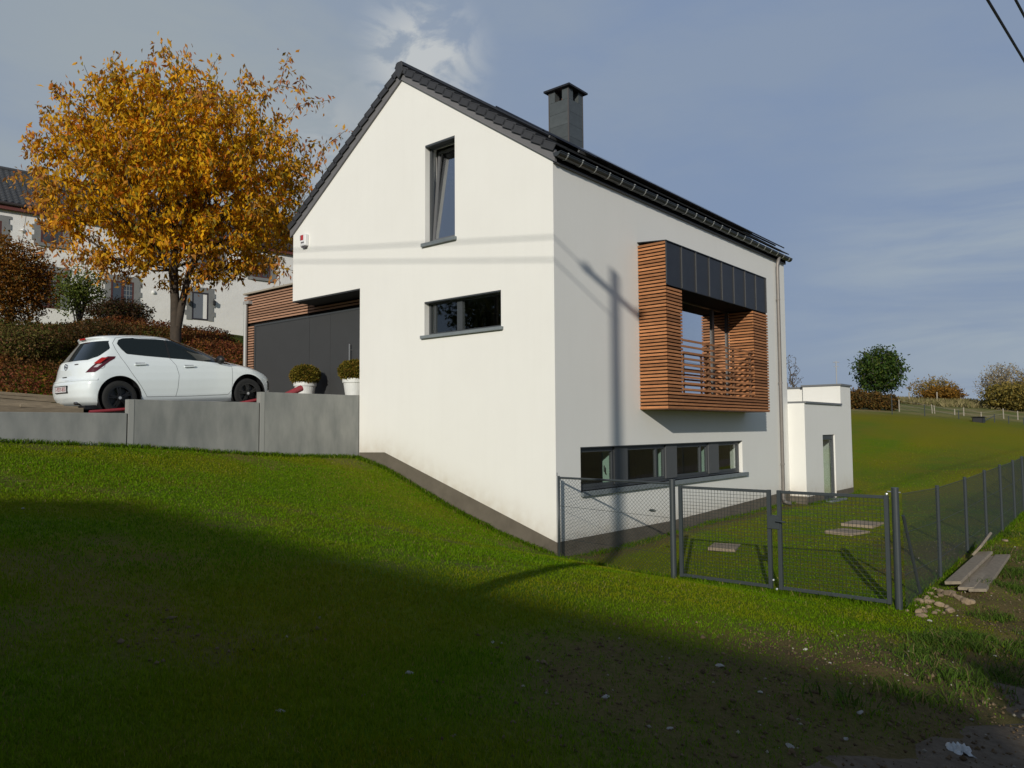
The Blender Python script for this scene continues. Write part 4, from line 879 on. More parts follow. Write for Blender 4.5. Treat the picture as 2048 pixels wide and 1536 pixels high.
for x in AX:
    for sgn in (-1, 1): cuts.append(MB().lathe([(0.0, 0.46), (0.375, 0.46), (0.375, 1.2), (0.0, 1.2)] if sgn > 0 else [(0.0, -1.2), (0.375, -1.2), (0.375, -0.46), (0.0, -0.46)], (x, 0, WR + 0.02), 40, 'y'))
boolean(body, cuts); body.data.polygons.foreach_set('use_smooth', [True] * len(body.data.polygons)); body.data.set_sharp_from_angle(angle=math.radians(28))
def patch(name, grid, m, parent=car, thick=0.0, label=None):
    """grid: rows of points"""
    r = len(grid); c = len(grid[0]); mb = MB(); mb.add([p for row in grid for p in row], [(i * c + j, i * c + j + 1, (i + 1) * c + j + 1, (i + 1) * c + j) for i in range(r - 1) for j in range(c - 1)])
    return mb.build(name, m, parent, smooth=True, label=label)
def side_band(name, xs, zlo, zhi, m, off, sgn=-1, nc=40, nrw=10):
    X = np.linspace(xs[0], xs[-1], nc); return patch(name, [[(x, sgn * (cside(x, z) + off), z) for x in X for z in [np.interp(x, xs, zlo) + (np.interp(x, xs, zhi) - np.interp(x, xs, zlo)) * q / nrw]] for q in range(nrw + 1)], m)
for sg in (-1, 1):
    X_ = [0.72, 0.76, 0.84, 1.15, 1.54, 1.585]; side_band('rear_side_window', X_, [1.285, 1.20, 1.10, 1.065, 1.03, 1.026], [1.30, 1.365, 1.395, 1.415, 1.412, 1.41], cglass, 0.004, sg)
    X_ = [1.62, 1.82, 2.15, 2.455, 2.66, 2.84]; side_band('front_side_window', X_, [1.02, 1.005, 0.972, 0.945, 0.922, 0.898], [1.405, 1.375, 1.295, 1.175, 1.05, 0.915], cglass, 0.004, sg)
    side_band('pillar_trim', [1.585, 1.62], [1.026, 1.02], [1.41, 1.405], cblack, 0.005, sg, 3, 8)
    def ribbon(name, pts, wd=0.007, off=0.0015, m=gap_m):
        g = []; 
        for i, (x, z) in enumerate(pts):
            a = pts[max(i - 1, 0)]; b = pts[min(i + 1, len(pts) - 1)]; tx, tz = b[0] - a[0], b[1] - a[1]; n = math.hypot(tx, tz); ox, oz = -tz / n * wd / 2, tx / n * wd / 2
            g.append([(x + ox, sg * (cside(x + ox, z + oz) + off), z + oz), (x - ox, sg * (cside(x - ox, z - oz) + off), z - oz)])
        patch(name, g, m)
    def dens(p, n=10): return [(np.interp(t, np.arange(len(p)), [q[0] for q in p]), np.interp(t, np.arange(len(p)), [q[1] for q in p])) for t in np.linspace(0, len(p) - 1, n * (len(p) - 1))]
    ribbon('door_gap', dens([(0.645, 1.30), (0.67, 1.18), (0.73, 1.02), (0.88, 0.74), (1.03, 0.50), (1.13, 0.31)])); ribbon('door_gap', dens([(1.60, 1.02), (1.70, 0.88), (1.735, 0.70), (1.70, 0.45), (1.66, 0.30)])); ribbon('door_gap', dens([(2.84, 0.89), (2.82, 0.60), (2.80, 0.38), (2.72, 0.30)]))
    ribbon('door_gap', dens([(1.13, 0.31), (1.9, 0.295), (2.72, 0.30)], 20), 0.008); ribbon('roof_gap', dens([(0.645, 1.30), (0.72, 1.40), (0.95, 1.438), (1.5, 1.440), (1.9, 1.398), (2.3, 1.265), (2.6, 1.125), (2.86, 0.935)], 8), 0.006)
    for hx, hz in ((1.04, 0.905), (1.95, 0.86)):
        hd = MB(); y = cside(hx, hz); hd.obox((hx, sg * (y + 0.018), hz), (0.105, 0, 0.004), (0, 0.016, 0), (0, 0, 0.016)); hd.build('door_handle', paint, car, bevel=0.008)
        MB().obox((hx, sg * (y + 0.0015), hz), (0.085, 0, 0), (0, 0.002, 0), (0, 0, 0.03)).build('handle_recess', gap_m, car)
    y = cside(2.62, 0.96)
    mi = MB(); mi.lathe([(0.0, -0.115), (0.055, -0.10), (0.085, -0.04), (0.088, 0.03), (0.06, 0.09), (0.0, 0.105)], (2.60, sg * (y + 0.10), 0.99), 14, 'y'); mi.v = [(2.60 + (p[0] - 2.60) * 0.75, p[1], p[2]) for p in mi.v]; mi.build('wing_mirror', cblack, car, smooth=True)
    MB().obox((2.64, sg * (y + 0.02), 0.955), (0.05, 0, 0), (0, 0.05, 0), (0, 0, 0.025)).build('mirror_arm', cblack, car)
    # lamps wrap round the corners
    tl = []; tr_ = []
    for z in np.linspace(0.775, 1.055, 14):
        q = (z - 0.775) / 0.28; a = 0.665 + 0.22 * q ** 0.9; b = 0.835 + 0.23 * q ** 0.8 - 0.05 * max(q - 0.85, 0) / 0.15; tl.append([cpoint(-sg * (a + (b - a) * t / 12), z, 0.005) for t in range(13)])
        if 0.86 < z < 0.99: tr_.append([cpoint(-sg * (a + 0.05 + 0.10 * t / 5), z, 0.007) for t in range(6)])
    lamp = patch('tail_light', tl, mat('lamp_dark_red', (0.085, 0.008, 0.012), 0.12, coat=0.5)); patch('lamp_lens', [r_[:4] for r_ in tr_[:4]], mat('lamp_clear', (0.55, 0.50, 0.52), 0.15), lamp); patch('lamp_lens', [[(p[0], p[1] - 0.0 * sg, p[2] + 0.065) for p in r_] for r_ in tr_], mat('lamp_red', (0.42, 0.015, 0.012), 0.15), lamp)
    patch('headlight', [[(x, sg * (cside(x, z0_ + (z1_ - z0_) * q / 6) + 0.005), z0_ + (z1_ - z0_) * q / 6) for x, z0_, z1_ in [(3.46 + 0.40 * t / 10, 0.80 - 0.16 * t / 10, 0.865 - 0.13 * t / 10)  for t in range(11)]] for q in range(7)], mat('headlamp', (0.06, 0.075, 0.075), 0.08, coat=1.0))
    patch('fog_light', [[(x, sg * (cside(x, z) + 0.006), z) for x in np.linspace(3.74, 3.86, 5)] for z in np.linspace(0.36, 0.56, 6)], cblack)
    ml = MB(); ml.lathe([(0.372, 0.462), (0.372, 0.80)] if sg > 0 else [(0.372, -0.80), (0.372, -0.462)], (0.66, 0, WR + 0.02), 32, 'y')
cap = [(0.33 + 0.062 * math.cos(t) + 0.04, 0.90 + 0.062 * math.sin(t)) for t in np.linspace(0, 2 * PI, 29)]
patch('fuel_cap', [[(x + d * (x - 0.37), -(cside(x, z) + 0.002), z + d * (z - 0.90)) for x, z in cap] for d in (0, 0.09)], gap_m)
# glazing at the back, rear details
patch('rear_window', [[cpoint(s, z, 0.005) for s in np.linspace(-1, 1, 25) * np.interp(z, [1.00, 1.06, 1.2, 1.33], [0.60, 0.74, 0.80, 0.66])] for z in np.linspace(1.00, 1.345, 14)], cglass)
patch('windscreen', [[(xf - Lf * (1 - (1 - (abs(y) / w) ** nf) ** (1 / nf)) + 0.004, y * (1 - 0.045 * ((2.4 - 2.0) / 2) ** 2), z + 0.004) for xf, w, Lf, nf in [tuple(np.array(cparams(z))[[1, 2, 4, 6]])] for y in np.linspace(-0.93, 0.93, 25) * w] for z in np.linspace(1.02, 1.40, 16)], cglass)
MB().box(0.375, 0.40, -0.11, 0.11, 1.392, 1.425).build('brake_light', mat('lamp_red', (0.42, 0.015, 0.012), 0.15), car, bevel=0.006)
MB().tube([(0.19, -0.26, 1.03), (0.175, -0.10, 1.015), (0.16, 0.0, 1.01)], 0.012, 6).build('rear_wiper', cblack, car)
em = MB(); n = 24
for i in range(n):
    t0, t1 = 2 * PI * i / n, 2 * PI * (i + 1) / n; x_ = float(np.interp(0.90, *_xr)) - 0.012
    em.tube([(x_, 0.055 * math.cos(t0), 0.90 + 0.055 * math.sin(t0)), (x_, 0.055 * math.cos(t1), 0.90 + 0.055 * math.sin(t1))], 0.007, 5, cap=False)
em.tube([(x_, 0.058, 0.905), (x_, 0.008, 0.912), (x_, -0.008, 0.888), (x_, -0.058, 0.895)], 0.007, 5); em.build('tail_badge', mat('badge_chrome', (0.16, 0.16, 0.18), 0.25, metal=0.9), car)
MB().box(float(np.interp(0.72, *_xr)) - 0.012, float(np.interp(0.72, *_xr)) + 0.02, -0.09, 0.09, 0.712, 0.726).build('tailgate_grip', cblack, car)
for k, y in enumerate((-0.33, -0.36, -0.39, -0.42)): px_ = cpoint(-y, 0.93, 0.004); MB().box(px_[0] - 0.003, px_[0] + 0.006, y - 0.011, y + 0.011, 0.922, 0.942).build('trim_lettering', mat('badge_dark', (0.1, 0.09, 0.1), 0.5), car)
xp = -0.012
pl = MB().box(xp, xp + 0.02, -0.27, 0.27, 0.435, 0.565).build('number_plate', cblack, car)
MB().box(xp - 0.003, xp - 0.0005, -0.255, 0.255, 0.45, 0.55).build('plate_face', mat('plate_white', (0.58, 0.56, 0.56), 0.5), pl)
tx = bpy.data.curves.new('plate_text', 'FONT'); tx.body = '1-PDY-855'; tx.size = 0.105; tx.align_x = 'CENTER'; tx.align_y = 'CENTER'; tx.extrude = 0.0006
to = bpy.data.objects.new('plate_text', tx); COL.objects.link(to); bpy.context.view_layer.update(); tme = bpy.data.meshes.new_from_object(to.evaluated_get(bpy.context.evaluated_depsgraph_get())); bpy.data.objects.remove(to)
tme.transform(Matrix(((0, 0, -1, xp - 0.0045), (-1, 0, 0, 0), (0, 1, 0, 0.5), (0, 0, 0, 1)))); tme.materials.clear(); tme.materials.append(mat('plate_red', (0.25, 0.02, 0.03), 0.5)); link_mesh('plate_characters', tme, pl)
ub = MB(); ub.box(0.12, 3.85, -0.70, 0.70, 0.13, 0.20); ub.build('underbody', cblack, car)
patch('bumper_crease', [[cpoint(s, z, 0.012 if z < 0.652 else 0.004) for s in np.linspace(-0.92, 0.92, 30)] for z in (0.635, 0.648, 0.662)], paint)
MB().tube([(0.05, -0.42, 0.24), (0.30, -0.42, 0.25)], 0.03, 10).build('exhaust', mat('badge_chrome', (0.16, 0.16, 0.18), 0.25, metal=0.9), car)
for x in (1.3, 1.9): pass
MB().box(0.60, 1.5, -0.012, 0.012, 1.489, 1.497).build('roof_strip', cblack, car)
MB().lathe([(0.02, 0.0), (0.012, 0.02), (0.004, 0.05), (0.0, 0.05)], (0.85, 0, 1.478), 8).build('roof_aerial', cblack, car)
# wheels
tyre_m = mat('tyre', (0.012, 0.012, 0.012), 0.85); rim_m = mat('black_alloy', (0.014, 0.014, 0.015), 0.3, metal=0.3)
def wheel(x, sg):
    y = sg * 0.74; wl_ = MB(); p = [(0.215, -0.09), (0.27, -0.10), (0.298, -0.085), (WR, -0.05), (WR, 0.05), (0.298, 0.085), (0.27, 0.10), (0.215, 0.09), (0.215, -0.09)]
    wl_.lathe(p, (x, y, WR), 40, 'y'); wo = wl_.build('wheel', tyre_m, car, smooth=True)
    rm = MB(); yo = y + sg * 0.075; rm.lathe([(0.218, -0.012), (0.218, 0.012), (0.195, 0.010), (0.19, -0.012), (0.218, -0.012)], (x, yo, WR), 36, 'y')
    for k in range(5):
        for dd in (-0.13, 0.13):
            t = 2 * PI * k / 5 + 0.4 + dd; e = np.array([math.cos(t), 0, math.sin(t)]); q = np.array([-math.sin(t), 0, math.cos(t)]); rm.obox(np.array([x, yo - sg * 0.004, WR]) + e * 0.118, e * 0.085, q * 0.013, (0, 0.009, 0))
    rm.lathe([(0.0, 0.012), (0.05, 0.010), (0.055, -0.02), (0.0, -0.02)] if sg > 0 else [(0.0, -0.012), (0.05, -0.010), (0.055, 0.02), (0.0, 0.02)], (x, yo, WR), 16, 'y'); rm.build('rim', rim_m, wo)
    MB().lathe([(0.0, -0.05), (0.19, -0.05), (0.19, -0.056), (0.0, -0.056)] if sg > 0 else [(0.0, 0.05), (0.19, 0.05), (0.19, 0.056), (0.0, 0.056)], (x, yo, WR), 24, 'y').build('brake_disc', mat('disc_dark', (0.02, 0.02, 0.02), 0.5), wo)
    MB().lathe([(0.0, 0.004), (0.026, 0.003), (0.026, -0.003)] if sg > 0 else [(0.0, -0.004), (0.026, -0.003), (0.026, 0.003)], (x, yo + sg * 0.014, WR), 14, 'y').build('hub_cap', mat('hub_silver', (0.55, 0.55, 0.55), 0.35, metal=0.5), wo)
    MB().lathe([(0.371, -0.25), (0.371, 0.085)] if sg > 0 else [(0.371, -0.085), (0.371, 0.25)], (x, y + sg * 0.02, WR + 0.02), 36, 'y').lathe([(0.0, 0.0), (0.372, 0.0)], (x, sg * 0.47, WR + 0.02), 36, 'y').build('wheel_arch', cblack, car)
for x in AX:
    for sg in (-1, 1): wheel(x, sg)
hubR = ony(240.4, 795.7, 5.95); hubF = ony(496.5, 786.7, 5.95); wb = np.linalg.norm(hubF - hubR); csc = wb / (AX[1] - AX[0]); pitch = math.atan2(hubF[2] - hubR[2], hubF[0] - hubR[0])
M = Matrix.Rotation(-pitch, 4, 'Y') @ Matrix.Scale(csc, 4); loc = M @ Vector((AX[0], -0.83, WR)); car.matrix_world = Matrix.Translation(Vector(hubR) - loc) @ M
# ------------------------------------------------------------------ pots, pipes, planks, stones
pot_m = mat('white_pot', (0.74, 0.74, 0.71), 0.4, var=0.15, vscale=6)
box_leaf = leaf_mat('box_leaves', 0.25)
def potted_ball(px, py_rim, X, r_ball, label, seed):
    c = onx(px, py_rim, X); zb = float(drive_z(X)); rng = np.random.default_rng(seed)
    t = thing('potted_shrub', label, 'potted plant', (c[0], c[1], zb), 'clipped box balls by the front door'); zr = max(c[2], zb + 0.42); h = zr - zb
    MB().lathe([(0.0, zb), (0.19, zb), (0.215, zb + 0.02), (0.262, zr - 0.10), (0.285, zr - 0.10), (0.292, zr), (0.27, zr), (0.262, zr - 0.05), (0.0, zr - 0.05)], (c[0], c[1], 0), 28).build('pot', pot_m, t)
    cz = zr + 0.17; n = 9000; d = rng.normal(size=(n, 3)); d /= np.linalg.norm(d, axis=1)[:, None]; rr = r_ball * (1 + 0.10 * (fbm(d[:, 0] * 3 + d[:, 2], d[:, 1] * 3 - d[:, 2], 1.5, seed) - 0.5)) * rng.uniform(0.86, 1.0, n); rr = rr * np.where(rng.uniform(size=n) < 0.06, 1.06, 1)
    P = d * rr[:, None] * np.array([1.04, 1.04, 0.74]) + np.array([c[0], c[1], cz]) - org(t); col = mixcol(n, [(0.20, 0.16, 0.022), (0.11, 0.10, 0.016), (0.26, 0.15, 0.03), (0.06, 0.065, 0.012)], [4, 3, 2, 2], rng)
    V, F, C = leaf_cloud(P, 0.05, 0.6, 0.0, col, dirs=d * 0.8, rng=rng); link_mesh('crown', tri_mesh('crown', V, F, box_leaf, C), t)
    MB().lathe([(0.0, zr - 0.05), (0.035, zr - 0.05), (0.03, cz), (0.0, cz)], (c[0], c[1], 0), 8).build('stem', mat('bark_dark', (0.05, 0.038, 0.028), 0.9), t)
    core = MB(); core.lathe([(r_ball * 0.80 * math.sin(PI * i / 10), cz - r_ball * 0.58 * math.cos(PI * i / 10)) for i in range(11)], (c[0], c[1], 0), 18); core.build('twigs', mat('twig_mass', (0.035, 0.030, 0.012), 0.95), t)
potted_ball(610, 774, 0.14, 0.35, 'white pot with clipped box ball before the garage door', 3)
potted_ball(709, 774, 0.14, 0.35, 'white pot with clipped box ball tucked beside the gable', 4)
red_m = mat('red_pipe', (0.30, 0.035, 0.045), 0.5, var=0.2)
def red_pipe(a, b, r, label):
    mb = MB(); mb.tube([a, b], r, 14, cap=False).tube([a, b], r * 0.88, 14, cap=False); o = mb.build('drain_pipe', red_m, None, smooth=True); tag(o, label, 'pipe', 'red drain pipes'); return o
a = ony(570, 792, 5.98); b = ony(603, 776, 5.98); red_pipe(a, b, 0.068, 'red drain pipe poking above the concrete wall beside a white pot')
a = ony(178, 824, 5.95); b = ony(256, 818, 5.95); red_pipe(a, b, 0.03, 'red drain pipe lying under the tail of the car')
a = ony(470, 809, 5.90); b = ony(518, 799, 5.90); red_pipe(a, b, 0.035, 'thin red pipe end by the front wheel of the car')
# old boards stacked at the left of the driveway
plank_m = mat('weathered_board', (0.27, 0.215, 0.145), 0.85, var=0.8, vscale=4, col2=(0.16, 0.125, 0.085), stretch=(1, 6, 6), obj_var=0.22, bump=0.2, bscale=30)
k = 0; desc = ['pale board on top of the timber pile behind the car', 'long board in the timber pile jutting towards the lane', 'dark board at the bottom of the driveway timber pile', 'short offcut board lying beside the driveway timber pile', 'slanting board across the driveway timber pile', 'middle board in the driveway timber pile', 'far board of the timber pile beside the bank', 'lower board of the timber pile beneath the pale one', 'thick sleeper along the edge of the driveway timber pile']
for (pa, ya, pb, yb, Y, w_, th) in ((-60, 788, 118, 803, 7.9, 0.10, 0.028), (-60, 800, 150, 812, 7.4, 0.11, 0.03), (-60, 813, 130, 817, 6.7, 0.09, 0.03), (40, 811, 155, 816, 6.5, 0.08, 0.025), (-60, 793, 140, 800, 8.5, 0.09, 0.025), (-60, 806, 125, 813, 7.0, 0.10, 0.03), (-60, 782, 112, 795, 8.8, 0.10, 0.03), (-60, 796, 100, 808, 7.7, 0.10, 0.03), (-60, 820, 165, 821, 6.25, 0.07, 0.045)):
    a = ony(pa, ya, Y); b = ony(pb, yb, Y - 0.15); u_ = (b - a); ln = np.linalg.norm(u_); u_ /= ln; s_ = np.cross(u_, [0, 0, 1.0]); s_ /= np.linalg.norm(s_); up_ = np.cross(s_, u_)
    o = MB().obox((a + b) / 2, u_ * ln / 2, s_ * w_, up_ * th).build('timber_board', plank_m, None, bevel=0.004); tag(o, desc[k], 'board', 'boards stacked on the driveway'); k += 1
base_o = MB(); 
for x in (-9.2, -7.4): base_o.box(x, x + 0.12, 6.5, 8.8, float(drive_z(x)) - 0.02, float(drive_z(x)) + 0.16)
tag(base_o.build('timber_bearers', plank_m), 'rough bearers under the timber pile', 'bearer')
# marker posts behind the car
for px, py0, py1, D, col, nm, lb in ((123, 728, 800, 21.5, (0.03, 0.07, 0.30), 'blue_post', 'slim blue post standing behind the tail of the car'), (3, 720, 800, 21.0, (0.02, 0.16, 0.08), 'green_post', 'slim green post at the left edge by the bank')):
    p = atd(px, py0, D); zb = max(ground_z(p[0], p[1]), float(drive_z(p[0]))); t = thing(nm, lb, 'post', (p[0], p[1], zb)); MB().tube([(p[0], p[1], zb - 0.2), (p[0], p[1], p[2])], 0.035, 10).build('stake', mat(nm, col, 0.5), t); MB().lathe([(0.0, p[2] + 0.03), (0.04, p[2] + 0.02), (0.042, p[2] - 0.03), (0.035, p[2] - 0.03)], (p[0], p[1], 0), 10).build('cap', mat(nm, col, 0.5), t)
# scaffold planks by the fence
sp_m = mat('scaffold_plank', (0.33, 0.275, 0.20), 0.85, var=0.8, vscale=3, col2=(0.20, 0.16, 0.12), stretch=(6, 6, 6), obj_var=0.12, bump=0.2, bscale=25)
def plank(pa, pb, wd, th, lift_a, lift_b, name, label, roll=0.0):
    a = onground(*pa); b = onground(*pb); a = a + np.array([0, 0, lift_a]); b = b + np.array([0, 0, lift_b]); u_ = b - a; ln = np.linalg.norm(u_); u_ /= ln; s_ = np.cross(u_, [0, 0, 1.0]); s_ /= np.linalg.norm(s_); n_ = np.cross(s_, u_)
    s2 = s_ * math.cos(roll) + n_ * math.sin(roll); n2 = np.cross(s2, u_); o = MB().obox((a + b) / 2, u_ * ln / 2, s2 * wd / 2, n2 * th / 2).build(name, sp_m, None, bevel=0.005); return tag(o, label, 'plank', 'planks beside the lane fence')
plank((1906, 1180), (1972, 1122), 0.21, 0.045, 0.10, 0.14, 'scaffold_plank', 'grey scaffold plank lying against the fence posts', 0.15)
plank((1932, 1184), (1992, 1122), 0.20, 0.045, 0.045, 0.06, 'scaffold_plank', 'partly covered scaffold plank under its neighbour by the fence', 0.1)
plank((1955, 1188), (2006, 1122), 0.22, 0.045, 0.05, 0.09, 'scaffold_plank', 'outer scaffold plank nearest the lane', 0.12)
plank((1955, 1128), (1976, 1108), 0.22, 0.04, 0.22, 0.30, 'board_offcut', 'short board offcut lying on top of the scaffold planks', 0.9)
# stepping slabs in the garden
slab_m = mat('garden_slab', (0.30, 0.235, 0.165), 0.9, var=0.6, vscale=5, col2=(0.20, 0.155, 0.11))
for (p0, p1, wd), lb in zip((((1422, 1096), (1476, 1098), 0.35), ((1668, 1064), (1722, 1069), 0.35), ((1694, 1049), (1757, 1053), 0.40)), ('pale slab in the grass behind the left gate leaf', 'nearer of two pale slabs behind the right gate leaf', 'farther of two pale slabs behind the right gate leaf')):
    a = onground(*p0); b = onground(*p1); u_ = b - a; u_[2] = 0; ln = np.linalg.norm(u_); u_ /= ln; s_ = np.array([-u_[1], u_[0], 0]); c = (a + b) / 2; c[2] = float(surf(c[0], c[1])) + 0.02
    tag(MB().obox(c, u_ * ln / 2, s_ * wd, (0, 0, 0.035)).build('garden_slab', slab_m, None, bevel=0.01), lb, 'slab', 'slabs laid in the garden')
# rubble and loose stones
def rock_mesh(seed, fl=0.7):
    rng = np.random.default_rng(seed); bm = bmesh.new(); bmesh.ops.create_icosphere(bm, subdivisions=2, radius=1.0); ax = rng.normal(size=(7, 3)); ax /= np.linalg.norm(ax, axis=1)[:, None]; cut = rng.uniform(0.42, 0.78, 7)
    for v in bm.verts:
        p = np.array(v.co)
        for a_, c_ in zip(ax, cut):
            d_ = p @ a_
            if d_ > c_: p = p - a_ * (d_ - c_)
        v.co = Vector(p * np.array([1.1, 0.85, fl]))
    me = bpy.data.meshes.new('stone'); bm.to_mesh(me); bm.free(); return me
st_warm = mat('rubble_stone', (0.30, 0.225, 0.145), 0.9, var=0.8, vscale=16, col2=(0.17, 0.115, 0.065), obj_var=0.25, bump=0.3, bscale=60); st_pale = mat('chalk_stone', (0.38, 0.36, 0.32), 0.9, var=0.5, vscale=20, col2=(0.35, 0.33, 0.29), obj_var=0.15)
rocks = []
for i in range(6): me = rock_mesh(i + 1); me.materials.append(st_warm); rocks.append(me)
rocksp = []
for i in range(4): me = rock_mesh(i + 21, 0.6); me.materials.append(st_pale); rocksp.append(me)
rs = np.random.default_rng(11)
def stone(px, py, r, meshes, label, group):
    p = onground(px, py); o = link_mesh('stone', meshes[int(rs.integers(len(meshes)))]); o.location = (p[0], p[1], float(surf(p[0], p[1])) + r * 0.12); o.scale = (r * rs.uniform(0.9, 1.3), r * rs.uniform(0.8, 1.1), r * rs.uniform(0.8, 1.1)); o.rotation_euler = (rs.uniform(-0.2, 0.2), rs.uniform(-0.2, 0.2), rs.uniform(0, 6.3)); tag(o, label, 'stone', group)
for px, py in ((1822, 1213), (1840, 1206), (1852, 1200), (1866, 1206), (1858, 1214), (1838, 1226), (1850, 1226), (1876, 1222), (1888, 1228), (1880, 1212), (1862, 1190), (1868, 1180), (1893, 1214), (1846, 1216), (1832, 1212), (1855, 1207), (1872, 1198), (1868, 1228), (1900, 1224), (1845, 1236), (1815, 1222), (1880, 1196)): stone(px, py, rs.uniform(0.03, 0.08), rocks, 'rough tan rubble stone in the pile at the gate post foot', 'rubble at the gate post')
for px, py in ((1884, 1186), (1896, 1192), (1908, 1196), (1918, 1202), (1930, 1206), (1942, 1206), (1905, 1186), (1960, 1132), (1985, 1128), (2010, 1082)): stone(px, py, rs.uniform(0.05, 0.09), rocks, 'tan stone scattered around the scaffold planks', 'stones around the planks')
pale = (((1915, 1232), 'pale flat stone on the grass right of the rubble pile'), ((1860, 1245), 'small pale stone just below the rubble pile'), ((2030, 1095), 'pale stone beside the fence at the right edge'), ((1990, 1320), 'pale stone on the verge at the right edge of the shade'),
 ((1340, 1465), 'pale stone on bare earth at bottom centre'), ((985, 1280), 'whitish stone in the shaded lawn near the middle'), ((820, 1345), 'largest whitish stone in the shaded lawn left of centre'), ((1440, 1330), 'pale stone on the shade edge below the left gate leaf'),
 ((1660, 1330), 'pale stone in the sunlit earth below the right gate leaf'), ((1610, 1300), 'pale pebble in the grass right below the gate lock'), ((1580, 1500), 'pale stone low on the dark bank near the bottom edge'), ((1690, 1480), 'pale stone on the dark bank left of the plastic scrap'),
 ((1520, 1390), 'pale stone halfway down the dark bank'), ((560, 1425), 'pale stone near the bottom edge at the left'), ((1210, 1395), 'pale stone on thin grass at bottom centre'), ((45, 1015), 'pale stone at the shade edge on the far left'), ((1720, 1440), 'pale stone among weeds on the dark bank'))
for (px, py), lb in pale: stone(px, py, rs.uniform(0.015, 0.032), rocksp, lb, 'loose pale stones')
# crumpled white plastic by the lane
p = onground(1918, 1508); bm = bmesh.new(); bmesh.ops.create_grid(bm, x_segments=16, y_segments=16, size=0.13); rb = np.random.default_rng(5)
for v in bm.verts:
    x, y = v.co.x, v.co.y; h = 0.055 * abs(math.sin(x * 34 + y * 17)) + 0.05 * abs(math.sin(y * 41 - x * 12)) + 0.02 * rb.uniform(); v.co.z = h * max(0, 1 - (x * x + y * y) / 0.03); v.co.x *= 0.6 + 0.5 * abs(math.sin(y * 30)); v.co.y *= 0.55 + 0.3 * abs(math.cos(x * 23))
me = bpy.data.meshes.new('plastic_litter'); bm.to_mesh(me); bm.free(); me.materials.append(mat('white_plastic', (0.55, 0.56, 0.54), 0.5)); o = link_mesh('plastic_litter', me); o.location = (p[0], p[1], float(surf(p[0], p[1])) + 0.01); o.rotation_euler = (0, 0, 0.6); o.scale = (0.62, 0.62, 0.55); tag(o, 'crumpled white plastic scrap beside the lane', 'litter')

# ------------------------------------------------------------------ poles and wires
pole_m = mat('pole_wood', (0.12, 0.095, 0.07), 0.9, var=0.5); line_m = mat('cable_black', (0.012, 0.012, 0.013), 0.6)
def utility_pole(x, y, ztop, label, r=0.105):
    zb = ground_z(x, y); t = thing('utility_pole', label, 'pole', (x, y, zb), 'utility poles around the lane'); MB().tube([(x, y, zb - 0.5), (x, y, ztop)], [r, r * 0.75], 12).build('mast', pole_m, t); MB().box(x - 0.06, x + 0.06, y - 0.55, y + 0.55, ztop - 0.55, ztop - 0.43).build('crossarm', pole_m, t)
    for k in (-0.45, 0.45): MB().lathe([(0.0, ztop - 0.43), (0.04, ztop - 0.42), (0.045, ztop - 0.36), (0.025, ztop - 0.33), (0.0, ztop - 0.32)], (x, y + k, 0), 8).build('insulator', mat('insulator', (0.3, 0.3, 0.28), 0.3), t)
Tp = ony(1230, 572, 0.0) - SUN * 17.6
utility_pole(Tp[0], Tp[1], Tp[2] + 0.3, 'wooden utility pole beside the lane behind the viewpoint')
def cable(a, b, sag, label, r=0.011):
    a = np.array(a, float); b = np.array(b, float); pts = [a + (b - a) * t - np.array([0, 0, sag * 4 * t * (1 - t)]) for t in np.linspace(0, 1, 25)]
    return tag(MB().tube(pts, r, 5).build('overhead_cable', line_m), label, 'cable', 'overhead cables')
for i, (pg, ps) in enumerate((((588, 497), (1106, 469)), ((588, 520), (1106, 502)))):
    A = Tp + np.array([0, 0, -0.25 - 0.45 * i]); q = onx(*pg, 0.0); tt = (q[0] + 14.3) / SUN[0]; Bm = q - SUN * tt
    end = A + (Bm - A) * 2.6; cable(A, end, 0.05, ['upper overhead cable running uphill from the near pole', 'lower overhead cable running uphill from the near pole'][i], 0.015)
endp = end; utility_pole(end[0], end[1], end[2] + 0.9, 'wooden utility pole uphill beyond the left edge of view')
for i, (q0, q1) in enumerate((((1975, 0), (2048, 121)), ((2029, 0), (2048, 31)))):
    # two cables crossing the top right corner, about six metres up, heading along the lane
    d = np.array([math.cos(math.radians(-4)), math.sin(math.radians(-4)), 0.0]); r0 = ray(*q1); P0 = CAM + r0 * ((5.5 + 0.2 * i - CAM[2]) / r0[2]); cable(P0 - d * 45, P0 + d * 55, 0.0, ['lower overhead cable crossing the top right corner of the sky', 'upper overhead cable cutting the extreme top right corner'][i], 0.010)
utility_pole((P0 - d * 45)[0], (P0 - d * 45)[1], 6.2, 'wooden utility pole far back along the lane'); utility_pole((P0 + d * 55)[0], (P0 + d * 55)[1], 6.2, 'wooden utility pole far ahead along the lane')

# ------------------------------------------------------------------ house across the road behind the viewpoint (it casts the shade on the lawn)
h2 = np.array([SUN[0], SUN[1], 0]) / math.hypot(SUN[0], SUN[1]); l2 = np.array([-h2[1], h2[0], 0])
def LL(lat, lon, z): q = h2 * lon + l2 * lat; return (q[0], q[1], z)
brick_m = mat('far_brick', (0.28, 0.13, 0.09), 0.9, var=0.5, vscale=12)
oh = thing('opposite_house', 'brick house across the road behind the viewpoint', 'house', LL(0, -35, 3))
MB().prism([LL(a_, -39, 1.0) for a_ in (0.2, 9.0)] + [LL(a_, -31, 1.0) for a_ in (9.0, 0.2)], (0, 0, 6.6)).build('wall', brick_m, oh)
MB().prism([LL(a_, -38.5, 1.0) for a_ in (-17.5, 0.19)] + [LL(a_, -31.5, 1.0) for a_ in (0.19, -17.5)], (0, 0, 5.9)).build('wing_wall', brick_m, oh)
